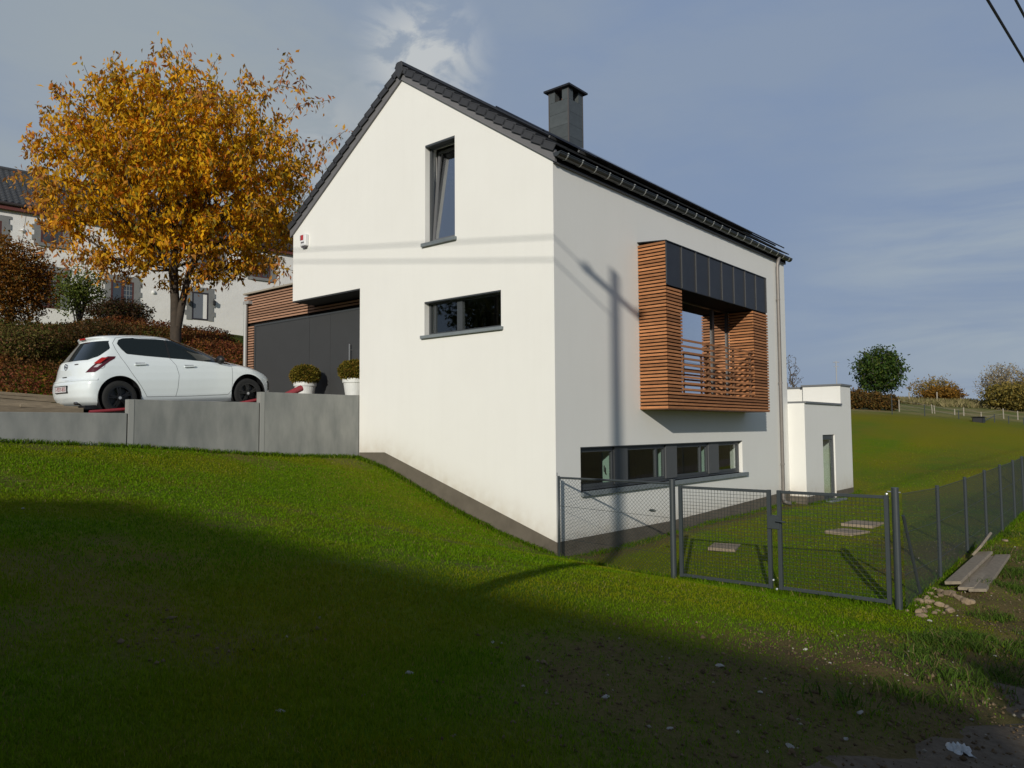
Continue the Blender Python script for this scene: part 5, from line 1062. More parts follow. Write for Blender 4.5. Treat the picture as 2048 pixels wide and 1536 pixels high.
r1 = MB(); r1.add([LL(-0.3, -39.4, 7.45), LL(9.4, -39.4, 7.45), LL(9.4, -30.6, 7.45), LL(-0.3, -30.6, 7.45), LL(1.6, -35, 10.44), LL(3.7, -35, 10.86), LL(8.4, -35, 9.2)], [(0, 1, 2, 3), (0, 4, 5, 6, 1), (2, 6, 5, 4, 3), (1, 6, 2), (3, 4, 0)]); r1.build('roof', tile_m, oh)
for nm, l0, l1, z0_, z1_ in (('wing_roof', -4.7, 1.55, 9.30, 10.42), ('barn_roof', -18.0, -4.72, 9.75, 9.82)):
    r2 = MB(); r2.add([LL(l0, -38.9, 6.75), LL(l0, -31.1, 6.75), LL(l1, -31.1, 6.75), LL(l1, -38.9, 6.75), LL(l0, -35, z0_), LL(l1 - (0.35 if nm == 'barn_roof' else 0), -35, z1_)], [(0, 3, 2, 1), (0, 4, 5, 3), (1, 2, 5, 4), (0, 1, 4), (2, 3, 5)]); r2.build(nm, tile_m, oh)
MB().prism([LL(a_, b_, 7.4) for a_, b_ in ((-12.5, -35.6), (-11.6, -35.6), (-11.6, -34.8), (-12.5, -34.8))], (0, 0, 3.2)).build('chimney', brick_m, oh)
for lat in (1.5, 4.2, 7.0): MB().prism([LL(lat, -30.99, 4.6), LL(lat + 1.1, -30.99, 4.6), LL(lat + 1.1, -30.99, 6.0), LL(lat, -30.99, 6.0)], tuple(h2 * 0.06)).build('window', frame_m, oh)
# ------------------------------------------------------------------ neighbour's long white house on the terrace
e_ = np.array([math.cos(math.radians(-8)), math.sin(math.radians(-8)), 0]); nf_ = np.array([e_[1], -e_[0], 0])
E0 = atd(300, 457, 37.5); EV = float(E0[2]); nb_base = EV - 5.6
def fac(px, py):
    d = ray(px, py); t = ((E0 - CAM) @ nf_) / (d @ nf_); q = CAM + d * t; return float((q - E0) @ e_), float(q[2])
def FP(a, z, out=0.0): q = E0 + e_ * a + nf_ * out; return np.array([q[0], q[1], z])
nb = thing('neighbour_house', 'long white cottage with grey quoins behind the autumn tree', 'house', tuple(FP(0, nb_base)))
cot_m = mat('roughcast', (0.78, 0.755, 0.72), 0.95, var=0.4, vscale=2.5, bump=0.5, bscale=14, col2=(0.66, 0.635, 0.60)); quo_m = mat('grey_quoin', (0.215, 0.215, 0.21), 0.85, var=0.3, vscale=4); brown_m = mat('brown_joinery', (0.085, 0.028, 0.022), 0.5); fas_m = mat('oxblood_fascia', (0.13, 0.035, 0.028), 0.6)
def fbox(mb, a0, a1, z0, z1, o0, o1): return mb.prism([FP(a0, z0, o0), FP(a1, z0, o0), FP(a1, z0, o1), FP(a0, z0, o1)], (0, 0, z1 - z0))
AL, AR = -17.0, 13.0
wl2 = fbox(MB(), AL, AR, nb_base - 2, EV - 0.02, -6.5, 0.0).build('wall', cot_m, nb)
gp = MB(); 
for a_ in (AL + 0.01, AR - 0.26): gp.prism([FP(a_, EV - 0.02, -6.5), FP(a_, EV - 0.02, 0), FP(a_, EV + 2.35, -3.25)], tuple(e_ * 0.25))
gp.build('gable', cot_m, nb)
fbox(MB(), AL - 0.2, AR + 0.2, EV - 0.22, EV + 0.03, 0.02, 0.22).build('fascia', fas_m, nb)
MB().tube([FP(AL - 0.2, EV + 0.03, 0.29), FP(AR + 0.2, EV + 0.03, 0.29)], 0.075, 8).build('gutter', mat('gutter_dark', (0.05, 0.04, 0.04), 0.5), nb)
# pantiled roof: wavy courses stepped up the slope
rt = MB(); na = 30 * 4 * 2; ncs = 14; per = 0.245
As = np.arange(AL - 0.25, AR + 0.25, per / 4); rowsV = []
for k in range(ncs):
    for e2 in (0, 1):
        q = (k + e2) / ncs; out = 0.30 - q * 3.6; z = EV + 0.06 + q * 2.5 + (0.05 if e2 == 0 else 0.0); rowsV.append([FP(a_, z + 0.035 * math.sin(2 * PI * a_ / per), out) for a_ in As])
V = [p for r in rowsV for p in r]; m_ = len(As); Fq = [(i * m_ + j, i * m_ + j + 1, (i + 1) * m_ + j + 1, (i + 1) * m_ + j) for i in range(len(rowsV) - 1) for j in range(m_ - 1)]
rt.add(V, Fq); rt.build('roof', mat('grey_pantile', (0.060, 0.062, 0.066), 0.7, var=0.6, vscale=5, col2=(0.04, 0.042, 0.045)), nb, smooth=False)
MB().prism([FP(AL - 0.25, EV + 2.5, -3.3), FP(AR + 0.25, EV + 2.5, -3.3), FP(AR + 0.25, EV + 0.02, -6.9), FP(AL - 0.25, EV + 0.02, -6.9)], (0, 0, 0.08)).build('rear_roof', MATS['grey_pantile'], nb)
MB().tube([FP(AL - 0.25, EV + 2.58, -3.3), FP(AR + 0.25, EV + 2.58, -3.3)], 0.12, 8).build('ridge', MATS['grey_pantile'], nb)
ca, cz = fac(94, 368); fbox(MB(), ca - 0.25, ca + 0.30, EV + 1.9, cz + 1.0, -3.7, -3.0).build('chimney', cot_m, nb)
def opening(px0, px1, py0, py1, kind, key=True):
    a0, z1 = fac(px0, py0); a1, _ = fac(px1, py0); _, z0 = fac((px0 + px1) / 2, py1); z1 = min(z1, fac(px1, py0)[1]); zb = z0
    t = 0.26; sb = MB(); h = 0.24; z = z0 - (0.02 if kind != 'window' else 0.16); i = 0
    while z < z1 + t - 0.02:
        tt = t + (0.09 if i % 2 else 0.0); zt = min(z + h, z1 + t)
        fbox(sb, a0 - tt, a0, z, zt, 0.002, 0.035); fbox(sb, a1, a1 + tt, z, zt, 0.002, 0.035); z += h; i += 1
    fbox(sb, a0 + 0.001, a1 - 0.001, z1, z1 + t, 0.002, 0.035)
    if key: fbox(sb, (a0 + a1) / 2 - 0.12, (a0 + a1) / 2 + 0.12, z1 + 0.02, z1 + t + 0.10, 0.036, 0.08)
    if kind == 'window': fbox(sb, a0 - 0.1, a1 + 0.1, z0 - 0.15, z0, 0.036, 0.10)
    sb.build('stone_surround', quo_m, nb)
    jm = brown_m if kind != 'grey_door' else mat('grey_door', (0.15, 0.16, 0.18), 0.5)
    fr = MB(); f_ = 0.075; am = (a0 + a1) / 2
    fbox(fr, a0, a0 + f_, z0, z1, 0.004, 0.03); fbox(fr, a1 - f_, a1, z0, z1, 0.004, 0.03); fbox(fr, a0 + f_, a1 - f_, z1 - f_, z1, 0.004, 0.03); fbox(fr, a0 + f_, a1 - f_, z0, z0 + f_, 0.004, 0.03)
    if kind != 'grey_door': fbox(fr, am - f_ * 0.7, am + f_ * 0.7, z0 + f_, z1 - f_, 0.004, 0.032)
    o = fr.build('door' if 'door' in kind else 'window', brown_m if kind != 'grey_door' else mat('dark_joinery', (0.03, 0.025, 0.03), 0.5), nb)
    if kind == 'grey_door': fbox(MB(), a0 + f_, a1 - 0.30, z0 + f_, z1 - f_, 0.003, 0.02).build('leaf', jm, o)
    else:
        for u0, u1 in ((a0 + f_, am - f_ * 0.7), (am + f_ * 0.7, a1 - f_)):
            fbox(MB(), u0, u1, z0 + f_, z1 - f_, 0.003, 0.012).build('pane', mat('far_glass', (0.045, 0.055, 0.065), 0.05, spec=0.8), o)
            if kind == 'door' and u0 > am:
                g = MB()
                for q in np.linspace(z0 + 0.3, z1 - 0.2, 7): fbox(g, u0, u1, q - 0.012, q + 0.012, 0.013, 0.022)
                for q in np.linspace(u0, u1, 4)[1:-1]: fbox(g, q - 0.012, q + 0.012, z0 + f_, z1 - f_, 0.0225, 0.028)
                g.build('glazing_bars', mat('lead_grey', (0.25, 0.25, 0.25), 0.6), o)
opening(-38, 4, 436, 480, 'window'); opening(82, 126, 452, 488, 'window'); opening(505, 541, 515, 556, 'window', False); opening(300, 338, 486, 524, 'window'); opening(404, 440, 502, 540, 'window')
opening(76, 122, 541, 616, 'door'); opening(222, 268, 560, 640, 'door'); opening(384, 417, 583, 640, 'grey_door', False)
for px, py in ((378, 607), (427, 607)):
    a_, z_ = fac(px, py); q = FP(a_, z_, 0.14); ln = MB(); ln.lathe([(0.02, 0.14), (0.09, 0.10), (0.08, -0.08), (0.03, -0.13), (0.0, -0.13)], tuple(q), 8); ln.tube([q + np.array([0, 0, 0.14]), FP(a_, z_ + 0.2, 0.0)], 0.02, 5); ln.build('wall_lantern', cblack, nb)
for px, py in ((46, 462), (307, 585)):
    a_, z_ = fac(px, py); q = FP(a_, z_, 0.0); MB().lathe([(0.10 * math.cos(t), 0.10 * math.sin(t)) for t in np.linspace(-1.57, 1.57, 9)], tuple(q), 10).build('wall_boss', mat('boss_white', (0.7, 0.7, 0.68), 0.6), nb)
# ------------------------------------------------------------------ trees and shrubs
def make_tree(name, label, base, crown_c, crown_r, n_t, leaves_per, leaf, pal, wts, bark, r_tip=0.006, r_max=0.3, stems=None, noise=0.3, shell=0.55, spread=0.35, droop=0.5, aspect=0.42, seed=1, cat='tree', bias=0.35, zmin=-0.8, tip_col=None, group=None, trans=0.35, extra=None, step=0.5, expo=2.3):
    rng = np.random.default_rng(seed); base = np.array(base, float); cc = np.array(crown_c, float); cr = np.array(crown_r, float)
    t = thing(name, label, cat, tuple(base), group); o3 = org(t)
    T = crown_points(n_t, cc, cr, rng, noise, seed, shell, zmin)
    if extra is not None: T = np.concatenate([T, extra])
    st_ = stems or [[base - np.array([0, 0, 0.3]), base * 0.6 + cc * 0.4 - np.array([0, 0, cr[2] * 0.2])]]
    nodes, par, tips = grow(st_, T, bias, step); mb, R = branch_mesh(nodes, par, r_tip, expo, r_max, 8); mb.build('trunk', bark, t, smooth=True, fix=False)
    thin = np.where(R < max(r_tip * 2.6, 0.012))[0]; P = []
    for i in thin:
        if par[i] < 0: continue
        k = leaves_per; a = nodes[par[i]]; b = nodes[i]; q = rng.uniform(0, 1, (k, 1)); P.append(a + (b - a) * q + rng.normal(size=(k, 3)) * spread * rng.uniform(0.3, 1, (k, 1)))
    P = np.concatenate(P); n = len(P); col = mixcol(n, pal, wts, rng, 0.22)
    clump = 0.72 + 0.56 * fbm(P[:, 0] * 1.0 + P[:, 2] * 0.7, P[:, 1] + P[:, 2] * 0.9, 1.1, seed + 5)[:, None]; col = col * clump
    rel = np.linalg.norm((P - cc) / cr, axis=1)
    if tip_col is not None:
        k = (np.clip((rel - 0.88) / 0.22, 0, 1) * rng.uniform(0, 1, n))[:, None]; col = col * (1 - k) + np.array(tip_col) * k
    V, F, C = leaf_cloud(P - o3, leaf, aspect, droop, np.clip(col, 0, 1), rng=rng); link_mesh('crown', tri_mesh('crown', V, F, leaf_mat('leaves_%d' % int(trans * 100), trans), C), t)
    return t
bark_m = mat('cherry_bark', (0.065, 0.048, 0.034), 0.9, var=0.7, vscale=7, col2=(0.03, 0.024, 0.018), bump=0.5, bscale=25); twig_m = mat('grey_bark', (0.13, 0.11, 0.09), 0.9)
# the autumn cherry
tD = 25.0
tb0 = atd(352, 650, tD); tb0[2] = ground_z(tb0[0], tb0[1]) - 0.05; tcc = atd(364, 358, tD); cr_ = 270 * tD / FPX
zf = float(atd(352, 570, tD)[2]); sxr = _r * 1.0
stA = [tb0 - np.array([0, 0, 0.3]), tb0 + np.array([0, 0, 0.5]), atd(350, 600, tD), atd(346, 540, tD), atd(352, 480, tD), atd(372, 420, tD - 0.3)]
stB = [stA[1], atd(368, 590, tD), atd(378, 545, tD + 0.2), atd(398, 500, tD + 0.3), atd(425, 440, tD + 0.4)]
arms = []
for (pts) in (((346, 540), (300, 480), (235, 430), (180, 400)), ((352, 480), (330, 400), (290, 310), (260, 240)), ((372, 420), (385, 320), (390, 220)), ((398, 500), (450, 430), (520, 380), (570, 340)), ((425, 440), (470, 340), (520, 250)), ((346, 540), (290, 530), (220, 515))):
    z_ = RNG.uniform(-1.2, 1.2); arms.append([atd(x, y, tD + z_ * i / 3) for i, (x, y) in enumerate(pts)])
ex = np.array([atd(x, y, tD + RNG.uniform(-1.5, 1.5)) for x, y in ((168, 130), (185, 165), (375, 95), (440, 108), (578, 112), (600, 150), (560, 170), (590, 215), (690, 262), (660, 200), (80, 225), (30, 345), (60, 395), (25, 360), (610, 545), (560, 575), (45, 480), (75, 510), (640, 285), (120, 550), (240, 570), (620, 330), (300, 115), (100, 250), (490, 130), (600, 180))])
make_tree('cherry_tree', 'large autumn tree with orange and yellow leaves behind the car', tb0, tcc, (cr_, cr_ * 0.95, 226 * tD / FPX), 1900, 23, 0.19, [(0.78, 0.43, 0.014), (0.70, 0.32, 0.014), (0.62, 0.38, 0.018), (0.25, 0.20, 0.022), (0.64, 0.20, 0.02)], [5, 4, 3, 2.2, 1.2], bark_m, 0.0075, 0.36, [stA, stB] + arms, 0.20, 0.42, 0.19, 0.75, 0.42, 5, expo=2.05, tip_col=(0.50, 0.20, 0.11), extra=ex, bias=0.25, zmin=-0.86, trans=0.42)
# shrubs on the bank
def bush(name, label, px, py_base, D, w_px, h_px, n, leaf, pal, wts, seed, stems=10, droop=0.1, trans=0.3, aspect=0.5, group=None, cat='shrub', shell=0.4, stem_m=None, up=0.52, spread_noise=0.35):
    rng = np.random.default_rng(seed); b = atd(px, py_base, D); b[2] = ground_z(b[0], b[1]); r = w_px * D / FPX / 2; h = h_px * D / FPX; t = thing(name, label, cat, tuple(b), group)
    P = crown_points(n, b + np.array([0, 0, h * up]), (r, r * 0.9, h * 0.5), rng, spread_noise, seed, shell, -0.95); P = P[P[:, 2] > ground_grid(P[:, 0], P[:, 1]) - 0.05]
    col = mixcol(len(P), pal, wts, rng, 0.25) * (0.65 + 0.7 * fbm(P[:, 0] + P[:, 2], P[:, 1] - P[:, 2], 1.6, seed))[:, None]
    V, F, C = leaf_cloud(P - b, leaf, aspect, droop, np.clip(col, 0, 1), rng=rng); link_mesh('foliage', tri_mesh('foliage', V, F, leaf_mat('leaves_%d' % int(trans * 100), trans), C), t)
    mb = MB()
    for k in range(stems):
        a = rng.uniform(0, 6.28); q = rng.uniform(0.2, 0.95); e = b + np.array([math.cos(a) * r * q, math.sin(a) * r * q * 0.9, h * rng.uniform(0.6, 0.95)]); m = b * 0.5 + e * 0.5 + np.array([0, 0, h * 0.1]); mb.tube([b - np.array([0, 0, 0.15]) + rng.normal(size=3) * 0.05, m - (m - b) * 0.25 * np.array([1, 1, 0]), e], [0.03, 0.02, 0.006], 5)
    mb.build('stems', stem_m or twig_m, t, fix=False); return t
bush('orange_bush', 'dense rust orange bush at the left edge below the cottage', 18, 700, 24.0, 165, 185, 15000, 0.10, [(0.19, 0.075, 0.015), (0.26, 0.12, 0.02), (0.10, 0.07, 0.016)], [4, 3, 2], 31)
bush('green_shrub', 'loose pale green shrub with bare dark stems against the cottage wall', 158, 637, 28.0, 105, 104, 3600, 0.11, [(0.12, 0.16, 0.03), (0.17, 0.19, 0.04), (0.07, 0.10, 0.022)], [4, 3, 2], 32, stems=26, shell=0.6, up=0.62, stem_m=mat('dark_stem', (0.035, 0.03, 0.03), 0.9))
bush('dark_bush', 'low dark brown bush in front of the cottage doors', 240, 668, 26.0, 120, 58, 5000, 0.09, [(0.055, 0.032, 0.018), (0.085, 0.045, 0.02), (0.04, 0.045, 0.014)], [4, 2, 2], 33)
bush('red_barberry', 'red leaved shrub on the bank beside the garage corner', 452, 690, 23.5, 110, 72, 6000, 0.075, [(0.20, 0.045, 0.03), (0.14, 0.05, 0.025), (0.10, 0.075, 0.02)], [4, 3, 2], 34, stems=22, shell=0.7)
bush('rust_shrub', 'reddish brown shrub on the bank above the car roof', 385, 680, 23.5, 130, 58, 6000, 0.075, [(0.17, 0.05, 0.028), (0.12, 0.055, 0.024), (0.09, 0.07, 0.02)], [4, 3, 2], 35, stems=18, shell=0.7)
bush('yellow_green_shrub', 'low yellow green shrub at the foot of the bank on the left', 48, 795, 20.5, 130, 72, 6000, 0.075, [(0.14, 0.12, 0.03), (0.20, 0.13, 0.045), (0.08, 0.085, 0.02), (0.20, 0.085, 0.05)], [4, 2, 3, 1.5], 36)
bush('brown_shrub', 'brown leaved shrub on the bank between car and cottage', 200, 735, 22.5, 170, 80, 8000, 0.08, [(0.085, 0.05, 0.02), (0.12, 0.06, 0.022), (0.05, 0.05, 0.014)], [4, 3, 3], 37)
# ground cover over the whole bank
n = 70000; x = RNG.uniform(-13, 3.5, n); y = RNG.uniform(12.9, 18.2, n); gz_ = ground_grid(x, y); keep = (gz_ > drive_z(x) - 0.2) & (y > 12.9) & ~((x > 0.5) & (y < 12.6)); x, y, gz_ = x[keep], y[keep], gz_[keep]
hgt = 0.10 + 0.55 * fbm(x, y, 0.6, 41); P = np.stack([x, y, gz_ + RNG.uniform(0, 1, len(x)) ** 0.6 * hgt], 1)
k = fbm(x, y, 0.35, 44)[:, None]; colA = mixcol(len(x), [(0.19, 0.052, 0.026), (0.13, 0.060, 0.022), (0.27, 0.115, 0.03)], [4, 3, 2]); colB = mixcol(len(x), [(0.085, 0.055, 0.02), (0.065, 0.085, 0.016), (0.15, 0.085, 0.025)], [3, 2.5, 2]); kk = np.clip((k - 0.42) / 0.16, 0, 1); lft = np.clip((-x - 4.5) / 3, 0, 1)[:, None]
kk = kk * (1 - 0.6 * lft); V, F, C = leaf_cloud(P, 0.085, 0.5, 0.0, colA * kk + colB * (1 - kk)); tag(link_mesh('bank_groundcover', tri_mesh('bank_groundcover', V, F, leaf_mat('leaves_30', 0.3), C)), 'reddish brown ground cover over the bank behind the driveway', 'ground cover', kind='stuff')
# trees behind the roof line on the left
def rtree(name, label, px, py_top, py_base_c, D, w_px, n_t, lp, leaf, pal, wts, seed, **kw):
    top = atd(px, py_top, D); b = atd(px, py_base_c, D); b[2] = ground_z(b[0], b[1]); H = top[2] - b[2]; r = w_px * D / FPX / 2; cz = b + np.array([0, 0, H * kw.pop('cen', 0.62)]); rz = top[2] - cz[2]
    return make_tree(name, label, b, cz, (r, r, rz), n_t, lp, leaf, pal, wts, kw.pop('bark', twig_m), seed=seed, **kw)
rtree('silver_tree', 'pale silvery tree half hidden behind the gable roof edge', 640, 330, 560, 56, 130, 330, 3, 0.20, [(0.36, 0.36, 0.30), (0.28, 0.27, 0.20)], [3, 2], 51, r_tip=0.014, spread=0.3, noise=0.4)
rtree('conifer_tree', 'dark green tree beside the gable roof edge behind the cottage', 585, 400, 560, 52, 80, 240, 7, 0.24, [(0.05, 0.075, 0.018), (0.09, 0.10, 0.022)], [3, 2], 52, r_tip=0.012, spread=0.28)
# trees up the side road, mirrored in the gable windows
for i, (x, y, h) in enumerate(((-21.0, 20.5, 6.5), (-25.5, 24.5, 7.5), (-24.0, 16.0, 6.0))):
    b = np.array([x, y, ground_z(x, y)]); make_tree('street_tree', ['near tree up the side road outside the left of view', 'tallest tree up the side road outside the left of view', 'lower tree up the side road outside the left of view'][i], b, b + np.array([0, 0, h * 0.62]), (3.0, 3.0, h * 0.42), 160, 9, 0.34, [(0.06, 0.08, 0.02), (0.10, 0.09, 0.025)], [3, 2], twig_m, 0.016, seed=90 + i, group='trees up the side road', spread=0.4)
# right-hand background
rtree('green_tree', 'rounded dark green tree standing on the hill ridge', 1762, 690, 795, 76, 96, 480, 14, 0.34, [(0.045, 0.085, 0.016), (0.09, 0.12, 0.02), (0.028, 0.05, 0.012)], [4, 2, 3], 53, r_tip=0.016, spread=0.34, noise=0.16, shell=0.42, cen=0.56, r_max=0.3)
rtree('yellow_tree', 'low spreading yellow brown tree on the ridge', 1868, 750, 803, 84, 92, 380, 7, 0.26, [(0.30, 0.21, 0.04), (0.33, 0.19, 0.03), (0.20, 0.16, 0.045)], [3, 3, 2], 54, r_tip=0.016, spread=0.3, noise=0.2, cen=0.45)
rtree('willow_tree', 'tall feathery half bare tree at the right edge of the ridge', 2002, 722, 825, 74, 84, 560, 5, 0.20, [(0.38, 0.30, 0.17), (0.32, 0.26, 0.15), (0.36, 0.25, 0.07)], [3, 3, 1], 55, r_tip=0.014, spread=0.3, noise=0.3, cen=0.52, droop=-0.2)
rtree('ochre_tree', 'ochre tree cut by the right edge of the picture', 2060, 735, 828, 76, 95, 420, 7, 0.24, [(0.28, 0.19, 0.04), (0.22, 0.15, 0.035)], [3, 2], 56, r_tip=0.014, spread=0.34, noise=0.3, cen=0.5)
bush('olive_bush', 'olive brown bush under the feathery tree at the right edge', 2022, 826, 70, 110, 56, 5200, 0.26, [(0.20, 0.155, 0.035), (0.26, 0.19, 0.045), (0.11, 0.10, 0.03)], [3, 2, 2], 57)
bush('orange_thicket', 'orange thicket below the low spreading yellow tree', 1885, 803, 80, 84, 30, 3600, 0.26, [(0.25, 0.12, 0.02), (0.19, 0.11, 0.022)], [3, 2], 58)
rtree('bare_tree', 'sparse bare tree beside the far corner of the house', 1584, 708, 815, 44, 52, 110, 2, 0.12, [(0.07, 0.05, 0.035), (0.12, 0.07, 0.03)], [3, 2], 59, r_tip=0.012, spread=0.10, noise=0.4)
hp = [(0.15, 0.085, 0.025), (0.09, 0.075, 0.022), (0.20, 0.105, 0.025), (0.07, 0.045, 0.02)]
for i, (px, pb, D, wd, hh, lb) in enumerate(((1590, 812, 52, 70, 42, 'amber hedge bush seen just past the downpipe'), (1640, 812, 54, 70, 34, 'brown hedge bush behind the annex parapet'), (1715, 822, 58, 60, 38, 'russet hedge bush right of the annex'), (1750, 822, 58, 56, 34, 'middle russet hedge bush below the green tree'), (1779, 824, 58, 40, 30, 'last russet hedge bush against the rear fence post'))):
    bush('hedge_bush', lb, px, pb, D, wd, hh, 4200, 0.19, hp, [3, 3, 2, 2], 70 + i, group='hedge bushes on the hill', shell=0.45)
# dry grass along the ridge
n = 12000; px = RNG.uniform(1700, 2120, n); D = RNG.uniform(70, 94, n); Q = CAM + (_f[None] * FPX + _r[None] * (px - 1024)[:, None]) * (D / FPX)[:, None]; z = ground_grid(Q[:, 0], Q[:, 1]); keep = fbm(Q[:, 0], Q[:, 1], 0.12, 61) > 0.44; Q = Q[keep]; z = z[keep]
P = np.stack([Q[:, 0], Q[:, 1], z - 0.02], 1); cl = mixcol(len(P), [(0.30, 0.25, 0.12), (0.24, 0.20, 0.09), (0.17, 0.16, 0.06)], [3, 3, 2]); V, F, C = leaf_cloud(P, 0.5, 0.22, -1.2, cl); tag(link_mesh('dry_grass', tri_mesh('dry_grass', V, F, leaf_mat('leaves_30', 0.3), C)), 'tall dry straw coloured grass along the ridge', 'grass', kind='stuff')

# ------------------------------------------------------------------ lawn blades, weeds, clods
def blades(x, y, h, w, lean, col, base_dark=0.6):
    n = len(x); z = surf(x, y); a = RNG.uniform(0, 2 * PI, n); b = RNG.uniform(0, 2 * PI, n); s = np.stack([np.cos(a), np.sin(a), np.zeros(n)], 1) * (w / 2)[:, None]; l = np.stack([np.cos(b), np.sin(b), np.zeros(n)], 1) * (h * lean)[:, None]
    P = np.stack([x, y, z - 0.004], 1); m = P + l * 0.35; m[:, 2] += h * 0.6; t = P + l; t[:, 2] += h * RNG.uniform(0.8, 1.0, n)
    V = np.stack([P - s, P + s, m - s * 0.8, m + s * 0.8, t], 1).reshape(-1, 3); i = np.arange(n) * 5; F = np.concatenate([np.stack([i, i + 1, i + 3], 1), np.stack([i, i + 3, i + 2], 1), np.stack([i + 2, i + 3, i + 4], 1)]); return V, F, np.repeat(col, 5, axis=0)
def scatter_lawn(n, px0, px1, py0, py1):
    """ground points spread so that they come out even in the picture, thinning with distance"""
    px = RNG.uniform(px0, px1, n); py = RNG.uniform(py0, py1, n)
    d = _f[None] * FPX + _r[None] * (px - 1024)[:, None] - _u[None] * (py - 768)[:, None]; x = np.full(n, np.nan); y = np.full(n, np.nan); t = np.full(n, 2.2); done = np.zeros(n, bool); d = d / np.linalg.norm(d, axis=1)[:, None]
    for _ in range(26):
        Pn = CAM + d * t[:, None]; gap = Pn[:, 2] - surf(Pn[:, 0], Pn[:, 1]); sl_ = np.maximum(-d[:, 2], 0.02); t = np.clip(t + np.clip(gap / (sl_ + 0.10), -1.5, 3.0), 1.5, 60)
    Pn = CAM + d * t[:, None]; ok = np.abs(Pn[:, 2] - surf(Pn[:, 0], Pn[:, 1])) < 0.15; return Pn[ok, 0], Pn[ok, 1], t[ok]
ND = 330000
bx1, by1, bt1 = scatter_lawn(int(ND * 0.62), -60, 2110, 880, 1600); 
bxu = RNG.uniform(-13, 0.4, int(ND * 0.45)); byu = RNG.uniform(-8, 5.7, int(ND * 0.45)); btu = np.hypot(bxu - CAM[0], byu - CAM[1])
bx = np.r_[bx1, bxu]; by = np.r_[by1, byu]; bt = np.r_[bt1, btu]
ok = ~((bx > -0.03) & (by > -0.03) & (bx < 12.5)) & ~((bx > 11.8) & (bx < 16.6) & (by > -0.55)) & ~((by > 5.66) & (bx < 0.5)) & (bt < 42)
sm = soil_mask(bx, by); lane_d = by - LANE_Y(bx); ok &= RNG.uniform(size=len(bx)) > sm * 0.93; ok &= (lane_d > -0.1 + 0.3 * RNG.uniform(size=len(bx))) | (RNG.uniform(size=len(bx)) < 0.02)
bx, by, bt, sm = bx[ok], by[ok], bt[ok], sm[ok]; hue = np.clip((fbm(bx, by, 0.5, 81) - 0.38) / 0.24, 0, 1)[:, None]
cg = mixcol(len(bx), [(0.100, 0.200, 0.002), (0.140, 0.245, 0.003), (0.072, 0.150, 0.002)], [3, 3, 2], jit=0.12); cy_ = mixcol(len(bx), [(0.185, 0.225, 0.004), (0.220, 0.205, 0.010), (0.125, 0.170, 0.003)], [3, 1.5, 2], jit=0.12); col = cg * (1 - hue) + cy_ * hue
dead = RNG.uniform(size=len(bx)) < 0.03; col[dead] = (0.26, 0.21, 0.07)
hh = RNG.uniform(0.015, 0.034, len(bx)) * (0.8 + 0.6 * fbm(bx, by, 1.1, 83)) * (1 - 0.35 * sm); ww = np.clip(0.0011 * bt, 0.0028, 0.030); V, F, C = blades(bx, by, hh, ww, RNG.uniform(0.1, 0.8, len(bx)), col)
tag(link_mesh('lawn_grass', tri_mesh('lawn_grass', V, F, leaf_mat('grass_blades', 0.35, 0.55), C)), 'short fresh lawn grass over the slope and garden', 'grass', kind='stuff')
# longer unmown grass where the lawn meets walls, plinth and posts
ex_ = []; ey_ = []
n = 5200; t = RNG.uniform(0, 5.6, n); ex_.append(-0.02 - np.abs(RNG.normal(size=n)) * 0.07); ey_.append(t)
n = 5200; t = RNG.uniform(-9, 0, n); ex_.append(t); ey_.append(5.67 - np.abs(RNG.normal(size=n)) * 0.06)
n = 4200; t = RNG.uniform(0, 17, n); ex_.append(t); ey_.append(np.where(t < 11.8, -0.04, -0.54) - np.abs(RNG.normal(size=n)) * 0.10)
n = 2600; t = RNG.uniform(-6, -0.1, n); ex_.append(-0.12 + RNG.normal(size=n) * 0.05); ey_.append(t)
n = 5000; t = RNG.uniform(-0.1, 14, n); ex_.append(t); ey_.append(-5.85 + RNG.normal(size=n) * 0.08)
x = np.concatenate(ex_); y = np.concatenate(ey_); keep = fbm(x, y, 1.4, 95) > RNG.uniform(0.25, 0.62, len(x)); x, y = x[keep], y[keep]; n = len(x)
V, F, C = blades(x, y, RNG.uniform(0.035, 0.11, n), RNG.uniform(0.008, 0.016, n), RNG.uniform(0.2, 0.9, n), mixcol(n, [(0.085, 0.165, 0.004), (0.12, 0.20, 0.006), (0.06, 0.12, 0.003), (0.22, 0.19, 0.06)], [4, 3, 3, 0.7]))
tag(link_mesh('edge_grass', tri_mesh('edge_grass', V, F, leaf_mat('grass_blades', 0.35, 0.55), C)), 'longer unmown grass along the walls and fence feet', 'grass', kind='stuff')
# coarse weeds on the bank, in tufts
tx_ = []; ty_ = []
for c in range(120):
    x = RNG.uniform(-4.5, 16); y = float(LANE_Y(np.array(x))) + abs(RNG.normal()) * 0.55 + 0.05
    if y > -5.95 and x > -0.3: y = -6.0 - RNG.uniform(0, 0.6)
    if -0.5 < x < 3.6 and y > -6.95: continue
    k = int(RNG.integers(30, 110)); r = RNG.uniform(0.05, 0.22); tx_.append(x + RNG.normal(size=k) * r); ty_.append(y + RNG.normal(size=k) * r)
for px, py, r, k in ((1905, 1295, 0.20, 900), (1935, 1280, 0.16, 500), (1860, 1310, 0.14, 300), (2020, 1150, 0.18, 600), (2035, 1180, 0.2, 600), (1990, 1235, 0.14, 300), (2010, 1070, 0.2, 400), (1780, 1395, 0.16, 120), (1850, 1400, 0.14, 140), (1690, 1420, 0.14, 90)):
    p = onground(px, py); tx_.append(p[0] + RNG.normal(size=k) * r); ty_.append(p[1] + RNG.normal(size=k) * r)
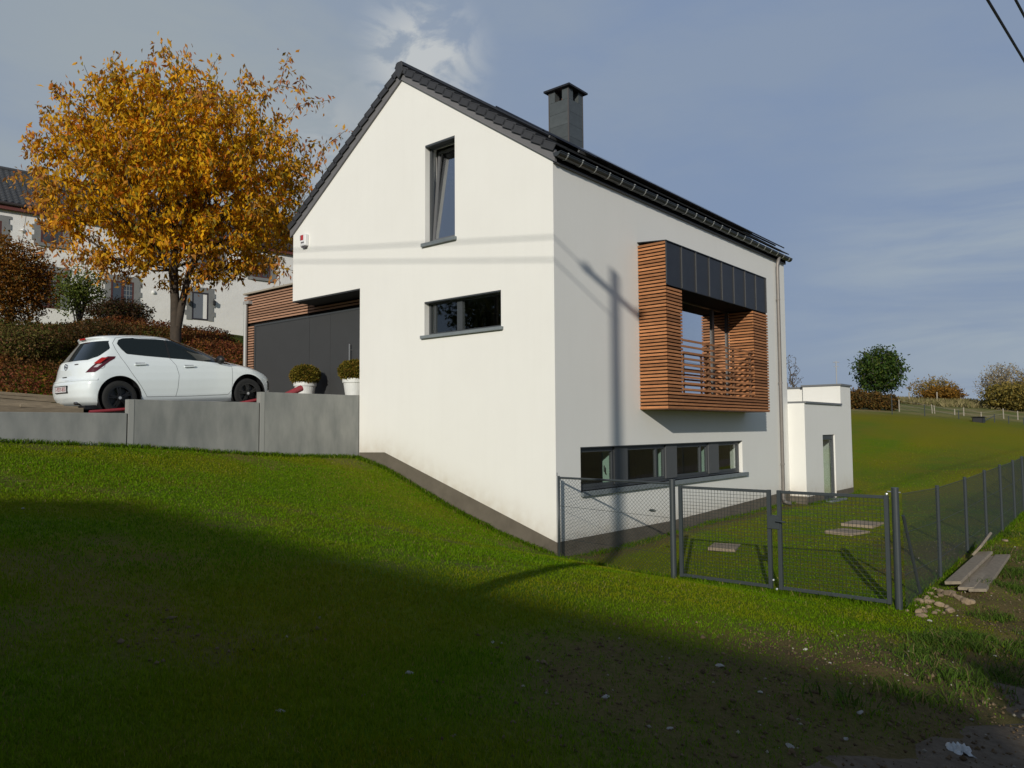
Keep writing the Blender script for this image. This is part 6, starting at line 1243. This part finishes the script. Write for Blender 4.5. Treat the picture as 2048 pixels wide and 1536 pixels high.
x = np.concatenate(tx_); y = np.concatenate(ty_); n = len(x); V, F, C = blades(x, y, RNG.uniform(0.04, 0.12, n), RNG.uniform(0.006, 0.014, n), RNG.uniform(0.3, 1.2, n), mixcol(n, [(0.07, 0.13, 0.016), (0.10, 0.16, 0.02), (0.05, 0.085, 0.012), (0.2, 0.16, 0.07)], [4, 3, 3, 1]))
tag(link_mesh('bank_weeds', tri_mesh('bank_weeds', V, F, leaf_mat('grass_blades', 0.35, 0.55), C)), 'coarse green weeds in tufts along the bank of the lane', 'weeds', kind='stuff')
# clods, grit and straw on the bare earth
n = 26000; x = RNG.uniform(-9.5, 10, n); y = RNG.uniform(-11.2, -3.6, n); sm = soil_mask(x, y); keep = (RNG.uniform(size=n) < sm * 1.1) | ((y < LANE_Y(x)) & (RNG.uniform(size=n) < 0.35)); x, y = x[keep], y[keep]; n = len(x)
r = RNG.uniform(0.004, 0.016, n) * np.where(RNG.uniform(size=n) < 0.05, 1.9, 1.0); oc = np.array([(1, 0, 0), (0, 1, 0), (-1, 0, 0), (0, -1, 0), (0, 0, 0.8), (0, 0, -0.8)], float); fo = np.array([(0, 1, 4), (1, 2, 4), (2, 3, 4), (3, 0, 4), (1, 0, 5), (2, 1, 5), (3, 2, 5), (0, 3, 5)])
V = (oc[None] * RNG.uniform(0.6, 1.3, (n, 6, 1))) * r[:, None, None] * RNG.uniform(0.7, 1.3, (n, 1, 3)) + np.stack([x, y, surf(x, y) + r * 0.3 + np.where(y < LANE_Y(x), 0.018, 0)], 1)[:, None]; V = V.reshape(-1, 3); F = (fo[None] + (np.arange(n) * 6)[:, None, None]).reshape(-1, 3)
gc = mixcol(n, [(0.13, 0.09, 0.05), (0.18, 0.13, 0.08), (0.30, 0.27, 0.21), (0.10, 0.07, 0.04)], [4, 3, 0.45, 3]); cm_ = leaf_mat('clod_earth', 0.0, 0.95)
tag(link_mesh('clods', tri_mesh('clods', V, F, cm_, np.repeat(gc, 6, axis=0))), 'earth clods and grit on the bare bank', 'grit', kind='stuff')
